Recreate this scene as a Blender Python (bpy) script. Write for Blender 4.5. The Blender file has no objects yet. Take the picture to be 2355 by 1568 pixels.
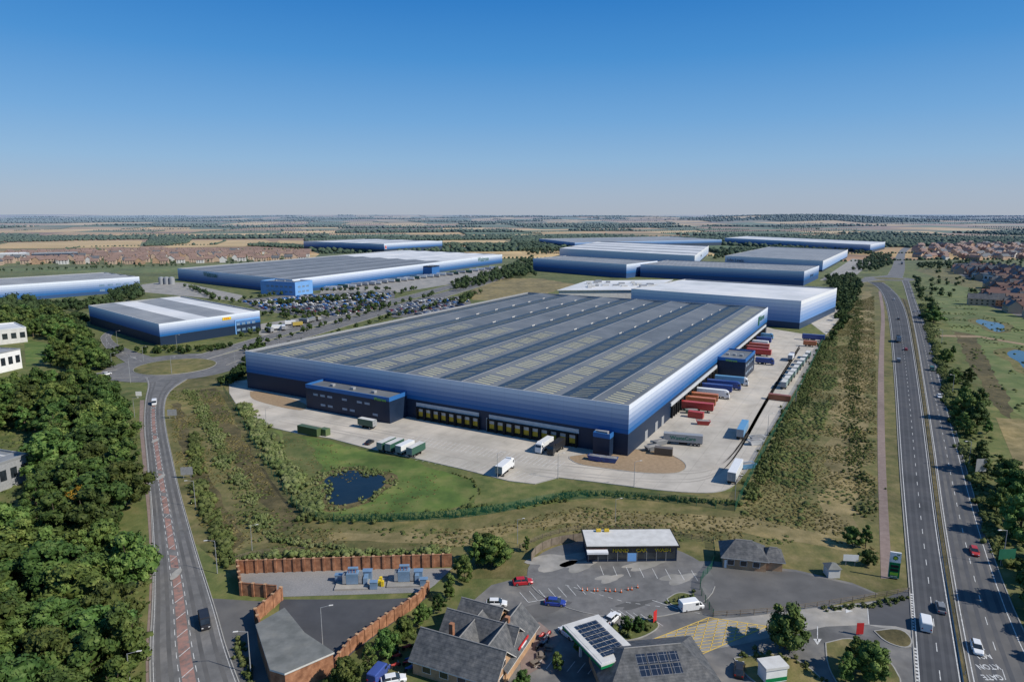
import bpy, math, random
import numpy as np
from mathutils import Vector, Matrix, noise
R=random.Random(7); NR=np.random.default_rng(7)
SC=bpy.context.scene; COL=SC.collection
# ---------------------------------------------------------------- survey: measured photo points -> ground metres
F=1550.0; CZ=80.0; PIT=math.atan((784-496)/F); SP,CP=math.sin(PIT),math.cos(PIT)
def ray(u,v):
    x=(u-1177.5)/F; y=(784-v)/F
    return Vector((x,CP+y*SP,-SP+y*CP))
def g(u,v,z=0.0):
    d=ray(u,v); t=(z-CZ)/d.z
    return Vector((d.x*t,d.y*t,z))
def hgt(base,top):
    p=g(*base); d=ray(*top); return CZ+d.z/d.y*p.y
# ---------------------------------------------------------------- materials
MT={}
def mixn(nt,f,a,b,mode='MIX'):
    n=nt.nodes.new('ShaderNodeMix'); n.data_type='RGBA'; n.blend_type=mode
    for i,s in ((0,f),(6,a),(7,b)):
        if hasattr(s,'links'): nt.links.new(s,n.inputs[i])
        elif i==0: n.inputs[0].default_value=s
        else: n.inputs[i].default_value=(s[0],s[1],s[2],1)
    return n.outputs[2]
def mth(nt,op,a,b=None,c=None):
    n=nt.nodes.new('ShaderNodeMath'); n.operation=op
    for i,s in enumerate((a,b,c)):
        if s is None: continue
        if hasattr(s,'links'): nt.links.new(s,n.inputs[i])
        else: n.inputs[i].default_value=s
    return n.outputs[0]
def ramp(nt,f,stops,const=False):
    n=nt.nodes.new('ShaderNodeValToRGB'); e=n.color_ramp.elements
    if const: n.color_ramp.interpolation='CONSTANT'
    while len(e)<len(stops): e.new(.5)
    for i,(p,c) in enumerate(stops):
        e[i].position=p; e[i].color=(c[0],c[1],c[2],1)
    nt.links.new(f,n.inputs[0]); return n.outputs[0]
def nz(nt,vec,scale,detail=4,rough=.6):
    n=nt.nodes.new('ShaderNodeTexNoise'); n.inputs['Scale'].default_value=scale
    n.inputs['Detail'].default_value=detail; n.inputs['Roughness'].default_value=rough
    nt.links.new(vec,n.inputs['Vector']); return n.outputs[0]
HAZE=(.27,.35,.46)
def haze(nt,col):  # aerial haze painted into the base colour, stronger away from the world origin
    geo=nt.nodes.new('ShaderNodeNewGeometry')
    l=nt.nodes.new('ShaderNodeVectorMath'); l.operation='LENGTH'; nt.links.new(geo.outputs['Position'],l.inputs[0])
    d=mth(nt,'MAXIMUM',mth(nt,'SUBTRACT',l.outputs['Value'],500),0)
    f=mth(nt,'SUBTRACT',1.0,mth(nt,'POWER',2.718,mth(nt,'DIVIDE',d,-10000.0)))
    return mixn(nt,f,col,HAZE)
def mat(name,cols,scale=.5,rough=.85,bump=0,metal=0,world=True,objcol=False,spec=.3,big=0.0,bigscale=.02,lines=None,rand=0,alpha=1,attr=None,bands=None,bumpscale=None,rotz=0):
    m=bpy.data.materials.new(name); m.use_nodes=True; nt=m.node_tree; N=nt.nodes; L=nt.links
    b=N['Principled BSDF']; b.inputs['Roughness'].default_value=rough; b.inputs['Metallic'].default_value=metal
    b.inputs['Specular IOR Level'].default_value=spec
    geo=N.new('ShaderNodeNewGeometry'); tc=N.new('ShaderNodeTexCoord')
    vec=geo.outputs['Position'] if world else tc.outputs['Object']
    rawvec=vec
    if rotz:
        mp=N.new('ShaderNodeMapping'); mp.inputs['Rotation'].default_value=(0,0,rotz); L.new(vec,mp.inputs[0]); vec=rawvec=mp.outputs[0]
    n1=nz(nt,vec,scale)
    if len(cols)>1:
        k=len(cols)-1
        col=ramp(nt,n1,[(.32+.36*i/k,c) for i,c in enumerate(cols)])
    else:
        col=mixn(nt,mth(nt,'MULTIPLY',n1,.35),cols[0],tuple(c*.6 for c in cols[0]))
    if bands:
        sx=N.new('ShaderNodeSeparateXYZ'); L.new(tc.outputs['Object'],sx.inputs[0])
        zf=mth(nt,'DIVIDE',sx.outputs[2],bands[0])
        col=ramp(nt,zf,bands[1],True)
        seam=mth(nt,'LESS_THAN',mth(nt,'FRACT',mth(nt,'DIVIDE',sx.outputs[2],bands[0]/bands[2])),.08)
        col=mixn(nt,mth(nt,'MULTIPLY',seam,.16),col,(0,0,0))
        along=mth(nt,'ADD',sx.outputs[0],sx.outputs[1])
        vs=mth(nt,'LESS_THAN',mth(nt,'FRACT',mth(nt,'DIVIDE',along,6.0)),.02)
        col=mixn(nt,mth(nt,'MULTIPLY',vs,.14),col,(0,0,0))
        col=mixn(nt,mth(nt,'MULTIPLY',nz(nt,tc.outputs['Object'],.15),.12),col,(.02,.03,.05))
    if objcol:
        oi=N.new('ShaderNodeObjectInfo'); col=mixn(nt,mth(nt,'MULTIPLY',n1,.18),oi.outputs['Color'],(.12,.11,.1))
    if attr:
        a=N.new('ShaderNodeAttribute'); a.attribute_name=attr
        col=mixn(nt,.8,a.outputs['Color'],mixn(nt,1.0,a.outputs['Color'],ramp(nt,n1,[(.3,(.6,.62,.6)),(.7,(1.3,1.28,1.25))]),'MULTIPLY'))
    if big:
        n2=nz(nt,rawvec,bigscale,3)
        col=mixn(nt,big,col,mixn(nt,1.0,col,ramp(nt,n2,[(.3,(.35,.38,.35)),(.5,(1,1,1)),(.7,(1.5,1.4,1.25))]),'MULTIPLY'))
    if rand:
        oi=N.new('ShaderNodeObjectInfo')
        h=N.new('ShaderNodeHueSaturation'); L.new(col,h.inputs['Color'])
        L.new(mth(nt,'ADD',.5-.04*rand,mth(nt,'MULTIPLY',oi.outputs['Random'],.055*rand)),h.inputs['Hue'])
        L.new(mth(nt,'ADD',1-.35*rand,mth(nt,'MULTIPLY',mth(nt,'FRACT',mth(nt,'MULTIPLY',oi.outputs['Random'],7.3)),.95*rand)),h.inputs['Value'])
        col=h.outputs[0]
    if lines:
        for ax,per,wd,dk in lines:
            sx=N.new('ShaderNodeSeparateXYZ'); L.new(rawvec,sx.inputs[0])
            s=mth(nt,'LESS_THAN',mth(nt,'FRACT',mth(nt,'DIVIDE',sx.outputs[ax],per)),wd)
            col=mixn(nt,mth(nt,'MULTIPLY',s,abs(dk)),col,(0,0,0) if dk>0 else (.8,.8,.8))
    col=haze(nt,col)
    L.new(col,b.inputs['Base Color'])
    if bump:
        bn=N.new('ShaderNodeBump'); bn.inputs['Strength'].default_value=bump; bn.inputs['Distance'].default_value=.3
        L.new(nz(nt,rawvec,bumpscale or scale*3,5),bn.inputs['Height']); L.new(bn.outputs[0],b.inputs['Normal'])
    if alpha<1: b.inputs['Alpha'].default_value=alpha
    MT[name]=m; return m
mat('grass_rough',[(.085,.095,.030),(.14,.128,.047),(.20,.165,.074)],.22,bump=.7,big=.6,bigscale=.03)
mat('grass_olive',[(.068,.095,.026),(.112,.128,.040),(.17,.158,.062)],.18,bump=.7,big=.5,bigscale=.02)
mat('grass_lawn',[(.055,.10,.022),(.09,.138,.030),(.155,.172,.052)],.1,bump=.5,big=.6,bigscale=.06)
mat('grass_meadow',[(.08,.115,.035),(.12,.15,.05),(.18,.18,.075)],.1,bump=.5,big=.5,bigscale=.02)
mat('grass_straw',[(.145,.125,.050),(.21,.17,.077),(.275,.22,.108)],.22,bump=.6,big=.55,bigscale=.04)
mat('grass_ditch',[(.06,.055,.022),(.10,.083,.036),(.14,.115,.052)],.3,bump=.8,big=.5,bigscale=.05)
mat('fields',[(.5,.5,.5)],.006,attr='fcol',big=.3,bigscale=.004)
mat('field_gold',[(.44,.30,.12),(.54,.38,.17)],.01,big=.3,bigscale=.006)
mat('leaf',[(.022,.047,.011),(.055,.10,.022),(.115,.160,.042)],.45,rough=.7,rand=1,spec=.2)
mat('leaf_bush',[(.048,.068,.018),(.082,.105,.030),(.13,.14,.052)],.25,rough=.8,spec=.2,big=.6,bigscale=.08)
mat('leaf_far',[(.022,.042,.014),(.040,.065,.021),(.07,.095,.033)],.03,rough=.9,spec=.1)
mat('leaf_reed',[(.085,.12,.038),(.135,.165,.062),(.19,.20,.095)],.3,rough=.9,spec=.1,big=.4,bigscale=.08)
mat('leaf_dry',[(.10,.09,.035),(.15,.13,.052),(.20,.165,.078)],.2,rough=.9,spec=.1,big=.4,bigscale=.05)
mat('leaf_gold',[(.12,.08,.01),(.30,.17,.02),(.4,.26,.04)],.5,rough=.9,spec=.1)
mat('bark',[(.07,.05,.035),(.13,.1,.075)],3)
mat('asphalt',[(.12,.118,.117),(.15,.148,.146),(.18,.176,.172)],.35,bump=.1,big=.3,bigscale=.07,bumpscale=4)
mat('asphalt_worn',[(.10,.098,.097),(.125,.123,.12)],.2,big=.3,bigscale=.05)
mat('asphalt_new',[(.058,.060,.066),(.072,.075,.081)],.3,big=.35,bigscale=.06)
mat('asphalt_new_worn',[(.075,.077,.083),(.09,.092,.098)],.3,big=.3,bigscale=.06)
mat('asphalt_mid',[(.105,.104,.104),(.145,.143,.14),(.20,.193,.18)],.2,big=.5,bigscale=.07)
mat('concrete',[(.36,.33,.285),(.44,.405,.35),(.50,.46,.40)],.1,big=.3,bigscale=.03,bump=.05,rotz=-1.07,lines=[(0,9.0,.018,.22),(1,6.0,.025,.2)])
mat('concrete_worn',[(.35,.32,.28),(.41,.375,.325)],.15,big=.3,bigscale=.06)
mat('concrete_b',[(.24,.23,.21),(.33,.315,.29)],.3,big=.45,bigscale=.1)
mat('gravel',[(.20,.197,.193),(.235,.23,.225),(.27,.265,.258)],3.0,big=.3,bigscale=.08)
mat('gravel_tan',[(.25,.18,.11),(.34,.245,.155)],.9,big=.25)
mat('path_pink',[(.20,.15,.13),(.26,.20,.175)],.6,big=.3)
mat('red_surf',[(.16,.14,.135),(.27,.165,.14),(.33,.18,.15)],.9,big=.4,bigscale=.15)
mat('white_line',[(.38,.38,.37),(.68,.68,.66)],1.5,rough=.7)
mat('yellow_line',[(.50,.34,.08),(.66,.47,.11)],1.5)
mat('kerb',[(.28,.27,.25),(.36,.35,.32)],.8)
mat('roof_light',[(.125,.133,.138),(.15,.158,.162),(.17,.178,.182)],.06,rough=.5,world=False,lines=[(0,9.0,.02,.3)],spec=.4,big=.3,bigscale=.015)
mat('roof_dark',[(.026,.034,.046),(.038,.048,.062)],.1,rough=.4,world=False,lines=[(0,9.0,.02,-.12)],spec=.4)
mat('roof_white',[(.58,.59,.59),(.68,.68,.68)],.06,rough=.6,world=False,lines=[(0,12.0,.02,.15)],big=.3)
mat('roof_mid',[(.21,.22,.23),(.29,.30,.305)],.06,rough=.6,world=False,lines=[(1,6.0,.10,-.2)],big=.2)
mat('roof_grey2',[(.12,.13,.14),(.16,.17,.18)],.06,rough=.6,world=False,lines=[(1,9.0,.15,-.22)],big=.2)
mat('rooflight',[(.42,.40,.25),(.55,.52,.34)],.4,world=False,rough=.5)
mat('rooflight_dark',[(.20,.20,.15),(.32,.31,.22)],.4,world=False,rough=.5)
mat('navy',[(.010,.021,.046),(.014,.028,.060)],.2,rough=.4,world=False)
mat('blue_mid',[(.025,.12,.34),(.03,.14,.38)],.2,rough=.5,world=False)
mat('blue_light',[(.14,.32,.62),(.17,.36,.68)],.2,rough=.5,world=False)
mat('paint',[(.5,.5,.5)],.8,rough=.35,world=False,objcol=True,spec=.5)
mat('glass',[(.012,.016,.02),(.03,.04,.05)],.6,rough=.12,world=False,spec=.8)
mat('glass_sky',[(.12,.2,.3),(.2,.3,.42)],.3,rough=.15,world=False,spec=.8)
mat('tyre',[(.012,.012,.013),(.02,.02,.02)],2)
mat('rim',[(.3,.3,.31),(.4,.4,.4)],2,metal=.7,rough=.4)
mat('lamp_white',[(.8,.8,.76),(.7,.7,.7)],2,rough=.2)
mat('tail_red',[(.4,.01,.01),(.3,.01,.01)],2,rough=.2)
mat('steel',[(.28,.29,.30),(.38,.39,.40)],2,rough=.5,metal=.2)
mat('white',[(.68,.68,.67),(.78,.78,.77)],.6,rough=.5)
mat('offwhite',[(.5,.49,.46),(.62,.61,.58)],.5,rough=.6)
mat('dock_grey',[(.42,.44,.46),(.52,.54,.56)],.5,rough=.6)
mat('black',[(.01,.01,.01),(.02,.02,.02)],1)
mat('yellow',[(.6,.42,.02),(.75,.55,.03)],1)
mat('yellow_door',[(.45,.31,.03),(.6,.42,.05)],1)
mat('red',[(.45,.02,.02),(.55,.03,.03)],1)
mat('green_bp',[(.0,.14,.045),(.0,.19,.06)],1)
mat('lime',[(.25,.5,.04),(.3,.55,.05)],1)
mat('green_sign',[(.01,.09,.06),(.015,.12,.08)],1)
mat('green_box',[(.01,.12,.07),(.02,.15,.09)],1)
mat('brick',[(.22,.10,.055),(.31,.145,.08),(.39,.20,.115)],.8,lines=[(2,.3,.12,.25)],big=.3,bigscale=.4)
mat('brick_pale',[(.36,.22,.13),(.48,.31,.18)],.8,lines=[(2,.3,.12,.2)],big=.3,bigscale=.3)
mat('brick_red',[(.22,.11,.075),(.32,.17,.12)],.05)
mat('brick_tan',[(.40,.28,.19),(.54,.40,.29)],.02)
mat('tile_brown',[(.15,.095,.07),(.25,.155,.115)],.03)
mat('tile_red',[(.14,.08,.062),(.21,.115,.09)],.05)
mat('slate',[(.058,.062,.068),(.095,.098,.102),(.14,.14,.14)],1.1,rough=.6,world=False,lines=[(1,.45,.12,.3),(0,1.3,.04,.2)],big=.4,bigscale=.3)
mat('felt',[(.13,.135,.128),(.19,.195,.185)],.4,big=.3,bigscale=.3)
mat('wood',[(.14,.115,.085),(.23,.19,.15)],1)
mat('fence_green',[(.01,.10,.06),(.015,.12,.07)],1,alpha=.35)
mat('fence_post',[(.01,.09,.055),(.015,.11,.06)],1)
mat('water',[(.008,.013,.014),(.014,.020,.02)],.1,rough=.12,spec=.35,bump=.1)
mat('water_blue',[(.035,.06,.075),(.05,.08,.09)],.05,rough=.12,spec=.5)
mat('solar',[(.012,.018,.035),(.02,.03,.05)],.5,rough=.15,world=False,lines=[(0,1.0,.05,-.3),(1,1.0,.04,-.3)],spec=.7)
mat('cone',[(.7,.12,.02),(.75,.16,.03)],2)
def bandmat(name,h,top=(.70,.76,.85),low=.43,n=6,dark=(.009,.024,.056),midc=(.012,.115,.34)):
    st=[(0,dark)]
    for i in range(n):
        t=i/(n-1); c=tuple(midc[k]+(top[k]-midc[k])*t**1.5 for k in range(3))
        st.append((low+(1-low)*i/n,c))
    return mat(name,[(.5,.5,.5)],.2,rough=.5,world=False,bands=(h,st,18.),spec=.35)
# ---------------------------------------------------------------- mesh helpers
class M:
    def __init__(s): s.v=[];s.f=[];s.m=[]
    def add(s,vs,fs,mi=0):
        k=len(s.v); s.v+= [tuple(p) for p in vs]; s.f+=[tuple(i+k for i in f) for f in fs]; s.m+=[mi]*len(fs); return s
    def frus(s,a,b,z0,c,d,z1,mi=0):
        vs=[(a[0],b[0],z0),(a[1],b[0],z0),(a[1],b[1],z0),(a[0],b[1],z0),(c[0],d[0],z1),(c[1],d[0],z1),(c[1],d[1],z1),(c[0],d[1],z1)]
        return s.add(vs,[(3,2,1,0),(4,5,6,7),(0,1,5,4),(1,2,6,5),(2,3,7,6),(3,0,4,7)],mi)
    def box(s,x0,x1,y0,y1,z0,z1,mi=0): return s.frus((x0,x1),(y0,y1),z0,(x0,x1),(y0,y1),z1,mi)
    def bbox(s,x0,x1,y0,y1,z0,z1,b=.06,mi=0):
        s.frus((x0+b,x1-b),(y0+b,y1-b),z0,(x0,x1),(y0,y1),z0+b,mi); s.box(x0,x1,y0,y1,z0+b,z1-b,mi)
        return s.frus((x0,x1),(y0,y1),z1-b,(x0+b,x1-b),(y0+b,y1-b),z1,mi)
    def cyl(s,p0,p1,r0,r1,n=8,mi=0,cap=True):
        p0=Vector(p0);p1=Vector(p1);d=(p1-p0).normalized(); a=d.orthogonal().normalized(); b=d.cross(a)
        vs=[]
        for p,r in ((p0,r0),(p1,r1)):
            for i in range(n):
                t=2*math.pi*i/n; vs.append(p+(a*math.cos(t)+b*math.sin(t))*r)
        fs=[(i,(i+1)%n,n+(i+1)%n,n+i) for i in range(n)]
        if cap: fs+=[tuple(range(n))[::-1],tuple(range(n,2*n))]
        return s.add(vs,fs,mi)
    def loft(s,rings,mi=0):
        n=len(rings[0]); vs=[p for r in rings for p in r]; fs=[]
        for j in range(len(rings)-1):
            for i in range(n): fs.append((j*n+i,j*n+(i+1)%n,(j+1)*n+(i+1)%n,(j+1)*n+i))
        fs+=[tuple(range(n))[::-1],tuple(range((len(rings)-1)*n,len(rings)*n))]
        return s.add(vs,fs,mi)
    def mesh(s,name,mats):
        me=bpy.data.meshes.new(name); me.from_pydata(s.v,[],s.f)
        for m in mats: me.materials.append(MT[m])
        me.polygons.foreach_set('material_index',s.m); me.update(); return me
def link(o): COL.objects.link(o); return o
def tag(o,label,cat,group=None,kind=None):
    o['label']=label; o['category']=cat
    if group: o['group']=group
    if kind: o['kind']=kind
    return o
def thing(name,label,cat,loc,rot=0,group=None,sc=1):
    o=bpy.data.objects.new(name,None); o.empty_display_size=.5; o.location=loc; o.rotation_euler=(0,0,rot); o.scale=(sc,)*3
    link(o); return tag(o,label,cat,group)
def part(name,me,par,loc=(0,0,0),rot=0,color=None,sc=None):
    o=bpy.data.objects.new(name,me); o.parent=par; o.location=loc; o.rotation_euler=(0,0,rot)
    if color: o.color=(*color,1)
    if sc: o.scale=sc
    return link(o)
def solo(name,me,label,cat,loc=(0,0,0),rot=0,group=None,kind=None,color=None,sc=1):
    o=bpy.data.objects.new(name,me); o.location=loc; o.rotation_euler=(0,0,rot); o.scale=(sc,)*3
    if color: o.color=(*color,1)
    link(o); return tag(o,label,cat,group,kind)
def tloc(T,u,v,z=0):
    p=g(u,v,z)-T.location; a=-T.rotation_euler[2]; c,s=math.cos(a),math.sin(a)
    return Vector((p.x*c-p.y*s,p.x*s+p.y*c,z))
def text(body,size,pos,r,up,m,par,name='lettering',wfac=1.0,align='CENTER'):
    cu=bpy.data.curves.new(name,'FONT'); cu.body=body; cu.size=size; cu.align_x=align; cu.align_y='CENTER'; cu.resolution_u=3; cu.extrude=.02; cu.offset=.012*size
    o=bpy.data.objects.new(name,cu); me=bpy.data.meshes.new_from_object(o); bpy.data.objects.remove(o)
    me.materials.clear(); me.materials.append(MT[m])
    q=bpy.data.objects.new(name,me); r=Vector(r).normalized(); up=Vector(up).normalized(); n=r.cross(up)
    mx=Matrix((r*wfac,up,n)).transposed().to_4x4(); mx.translation=Vector(pos)
    q.parent=par; q.matrix_basis=mx; link(q); return q
# ---------------------------------------------------------------- sheets, roads
def sheet(name,pts,m,z,label,cat='ground'):
    me=bpy.data.meshes.new(name); vs=[(p.x,p.y,z) for p in pts]
    me.from_pydata(vs,[],[tuple(range(len(vs)))]); me.materials.append(MT[m]); me.update()
    if me.polygons[0].normal.z<0: me.flip_normals()
    return solo(name,me,label,cat,kind='structure')
def P(l): return [g(*p) for p in l]
def smooth(pts,k=2):
    for _ in range(k):
        o=[pts[0]]
        for a,b in zip(pts[:-1],pts[1:]): o+= [a*.75+b*.25,a*.25+b*.75]
        o.append(pts[-1]); pts=o
    return pts
def wob(pts,step=3,amp=1.0):
    out=[]
    for a,b in zip(pts,pts[1:]+pts[:1]):
        n=max(1,int((b-a).length/step))
        for i in range(n):
            p=a.lerp(b,i/n); k=noise.noise((p.x/7,p.y/7,5.5))*amp*2; k2=noise.noise((p.x/7,p.y/7,9.5))*amp*2
            out.append(Vector((p.x+k,p.y+k2,0)))
    return out
def resample(pts,n):
    d=[0]
    for a,b in zip(pts[:-1],pts[1:]): d.append(d[-1]+(b-a).length)
    out=[];j=0
    for i in range(n):
        t=d[-1]*i/(n-1)
        while j<len(d)-2 and d[j+1]<t: j+=1
        f=(t-d[j])/max(1e-6,d[j+1]-d[j]); out.append(pts[j].lerp(pts[j+1],min(1,f)))
    return out
class Road:
    def __init__(s,name,Lp,Rp,m,z,label,n=80,kerb=True):
        s.L=resample(smooth(P(Lp)),n); s.R=resample(smooth(P(Rp)),n); s.z=z; s.mk=M(); s.name=name
        b=M()
        vs=[(p.x,p.y,z) for p in s.L]+[(p.x,p.y,z) for p in s.R]
        b.add(vs,[(i,n+i,n+i+1,i+1) for i in range(n-1)])
        solo(name,b.mesh(name,[m]),label,'road',kind='structure')
        if kerb:
            k=M()
            for e,o in ((s.L,s.R),(s.R,s.L)):
                for i in range(n-1):
                    a,c=e[i],e[i+1]; da=(a-o[i]).normalized()*.25; dc=(c-o[i+1]).normalized()*.25
                    k.add([(a.x,a.y,0),(c.x,c.y,0),(c.x+dc.x,c.y+dc.y,0),(a.x+da.x,a.y+da.y,0),(a.x,a.y,z+.12),(c.x,c.y,z+.12),(c.x+dc.x,c.y+dc.y,z+.12),(a.x+da.x,a.y+da.y,z+.12)],[(4,5,6,7),(0,1,5,4),(3,2,6,7)])
            solo('kerb',k.mesh('kerb',['kerb']),'grey concrete kerb stones along the road edge','kerb',kind='structure')
    def at(s,t): return [a.lerp(b,t) for a,b in zip(s.L,s.R)]
    def line(s,t,dash=0,gap=0,w=.15,t0=0,t1=1,mi=0,dz=.02):
        line(s.mk,s.at(t),dash,gap,w,s.z+dz,t0,t1,mi)
    def wear(s,ts,mi,w=.75):
        for t in ts: s.line(t,w=w,mi=mi,dz=.008)
    def done(s,mats=('white_line','yellow_line','red_surf','asphalt_worn','asphalt_new_worn')):
        solo('road_marking',s.mk.mesh('road_marking',list(mats)),'painted lane markings on the road','road marking',kind='structure')
def line(mk,pts,dash,gap,w,z,t0=0,t1=1,mi=0):
    L=sum((b-a).length for a,b in zip(pts[:-1],pts[1:]))
    step=1.5; n=max(3,int(L/step)); q=resample(pts,n); st=L/(n-1)
    segs=[]
    if not dash: segs=[(t0*L,t1*L)]
    else:
        x=t0*L
        while x<t1*L: segs.append((x,min(x+dash,t1*L))); x+=dash+gap
    for a,b in segs:
        i0=a/st; i1=b/st; ids=[i0]+[i for i in range(int(i0)+1,int(math.ceil(i1)))]+[min(i1,n-1)]
        pl=[]
        for i in ids:
            k=min(int(i),n-2); pl.append(q[k].lerp(q[k+1],i-k))
        for c,d in zip(pl[:-1],pl[1:]):
            if (d-c).length<1e-4: continue
            t=(d-c).normalized(); nn=Vector((-t.y,t.x,0))*w/2
            mk.add([(c.x-nn.x,c.y-nn.y,z),(d.x-nn.x,d.y-nn.y,z),(d.x+nn.x,d.y+nn.y,z),(c.x+nn.x,c.y+nn.y,z)],[(0,1,2,3)],mi)
def kerbloop(pts,label,z=.05,closed=True):
    k=M(); c_=sum(pts,Vector())/len(pts); q=pts+[pts[0]] if closed else pts
    for a,b in zip(q[:-1],q[1:]):
        da=(a-c_).normalized()*.25; db=(b-c_).normalized()*.25
        k.add([(a.x,a.y,z+.12),(b.x,b.y,z+.12),(b.x+db.x,b.y+db.y,z+.12),(a.x+da.x,a.y+da.y,z+.12),(a.x,a.y,.0),(b.x,b.y,.0),(a.x+da.x,a.y+da.y,0),(b.x+db.x,b.y+db.y,0)],[(0,1,2,3),(0,1,5,4),(3,2,7,6)])
    solo('kerb',k.mesh('kerb',['kerb']),label,'kerb',kind='structure')
# ---------------------------------------------------------------- foliage
def icos(sub):
    import bmesh
    bm=bmesh.new(); bmesh.ops.create_icosphere(bm,subdivisions=sub,radius=1); v=np.array([x.co[:] for x in bm.verts]); f=[tuple(a.index for a in p.verts) for p in bm.faces]; bm.free(); return v,np.array(f)
I1=icos(1); I2=icos(2)
def clumps(name,C,Rad,mat_,leaf=30,ls=.35,ico=I1,sq=.85,core=.82,up=.25):
    C=np.asarray(C,float); Rad=np.asarray(Rad,float); n=len(C); iv,if_=ico
    V=iv[None]*(Rad[:,None,None]*core)*(1+NR.uniform(-.22,.22,(n,len(iv),1))); V=V*np.array([1,1,sq]); V=V+C[:,None]
    FT=(if_[None]+np.arange(n)[:,None,None]*len(iv)).reshape(-1,3)
    vs=[V.reshape(-1,3)]; nq=0
    if leaf:
        d=NR.normal(size=(n,leaf,3)); d[...,2]+=up; d/=np.linalg.norm(d,axis=2,keepdims=True)
        p=C[:,None]+d*np.array([1,1,sq])*Rad[:,None,None]*NR.uniform(.78,1.22,(n,leaf,1))
        nn=d+NR.normal(size=d.shape)*.45; nn/=np.linalg.norm(nn,axis=2,keepdims=True)
        a=np.cross(nn,NR.normal(size=d.shape)); a/=np.linalg.norm(a,axis=2,keepdims=True)+1e-9; b=np.cross(nn,a)
        s=ls*NR.uniform(.5,1.3,(n,leaf,1)); s2=s*NR.uniform(.5,1,(n,leaf,1))
        Q=np.stack([p-a*s-b*s2*.3,p-b*s2,p+a*s+b*s2*.2,p+b*s2],axis=2).reshape(-1,3); vs.append(Q); nq=n*leaf
    Vt=np.concatenate(vs); nt_=len(FT)
    me=bpy.data.meshes.new(name); me.vertices.add(len(Vt)); me.vertices.foreach_set('co',Vt.ravel())
    base=n*len(iv); quads=(np.arange(nq*4)+base)
    loops=np.concatenate([FT.ravel(),quads]); me.loops.add(len(loops)); me.loops.foreach_set('vertex_index',loops.astype(np.int32))
    ls_=np.concatenate([np.arange(nt_)*3,nt_*3+np.arange(nq)*4]); me.polygons.add(nt_+nq); me.polygons.foreach_set('loop_start',ls_.astype(np.int32))
    me.update(calc_edges=True); me.materials.append(MT[mat_]); return me
def inpoly(p,poly):
    c=False;n=len(poly);j=n-1
    for i in range(n):
        a,b=poly[i],poly[j]
        if (a.y>p[1])!=(b.y>p[1]) and p[0]<(b.x-a.x)*(p[1]-a.y)/(b.y-a.y)+a.x: c=not c
        j=i
    return c
def scatter(poly,sp,jit=.42):
    xs=[p.x for p in poly];ys=[p.y for p in poly];out=[];y=min(ys);r=0
    while y<max(ys):
        x=min(xs)+(r%2)*sp/2
        while x<max(xs):
            p=(x+R.uniform(-jit,jit)*sp,y+R.uniform(-jit,jit)*sp)
            if inpoly(p,poly): out.append(p)
            x+=sp
        y+=sp*.87; r+=1
    return out
TREES=[]
def tree_variant(h,rad,mt,seed,low=.22,nc=34,cs=1.0):
    rr=random.Random(seed); t=M(); t.cyl((0,0,0),(rr.uniform(-.2,.2),0,h*.45),.28,.16,7); 
    C=[];Ra=[]
    for i in range(6):
        a=i*2.4+rr.random(); z0=h*rr.uniform(.2,.42); e=(math.cos(a)*rad*.65,math.sin(a)*rad*.65,h*rr.uniform(.5,.75)); t.cyl((0,0,z0),e,.12,.04,5)
    t.cyl((0,0,h*.45),(rr.uniform(-.4,.4),rr.uniform(-.4,.4),h*.88),.16,.04,6)
    ox,oy=rr.uniform(-.15,.15)*rad,rr.uniform(-.15,.15)*rad
    for i in range(nc):
        z=rr.uniform(low,1.0); prof=math.sin(math.pi*min(1,(z-low)/(1-low)*.82+.16))**.7
        a=i*2.399+rr.uniform(-.5,.5); q=rr.uniform(.4,1.08)*prof*rad*(1+.25*math.sin(a*2+seed)+.12*math.sin(a*5))
        cr=rad*rr.uniform(.16,.38)*cs
        C.append((math.cos(a)*q+ox*z,math.sin(a)*q+oy*z,z*(h-cr*.6))); Ra.append(cr)
    C.append((0,0,h*.6)); Ra.append(rad*.5)
    return t.mesh('trunk',['bark']),clumps('crown',C,Ra,mt,leaf=100,ls=.33,ico=I2)
for i,(h,r,nc,cs) in enumerate([(11,4.4,36,1),(12.5,4.9,44,.9),(10,3.4,26,.95),(13,3.6,34,1),(9,4.6,40,.8),(11.5,5.4,48,.85),(12,2.6,26,1.1)]): TREES.append((tree_variant(h,r,'leaf',i*5+1,.2,nc,cs),h))
GOLD=(tree_variant(9,3.2,'leaf_gold',77),9)
treepts=[]
def addtrees(poly,sp,hr,label,holes=()):
    for p in scatter(P(poly),sp):
        if any(inpoly(p,h) for h in holes): continue
        treepts.append((p[0],p[1],R.uniform(*hr),label))
def place_tree(x,y,h,label,var=None):
    (tm,cm),vh=var or R.choice(TREES); s=h/vh
    T=thing('tree',label,'tree',(x,y,0),R.uniform(0,6.28),'broadleaf trees around the roads and yards',s)
    k=1.3 if h>6 else 1.0
    T.scale=(s*R.uniform(.85,k),s*R.uniform(.85,k),s)
    part('trunk',tm,T); part('crown',cm,T)
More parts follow.
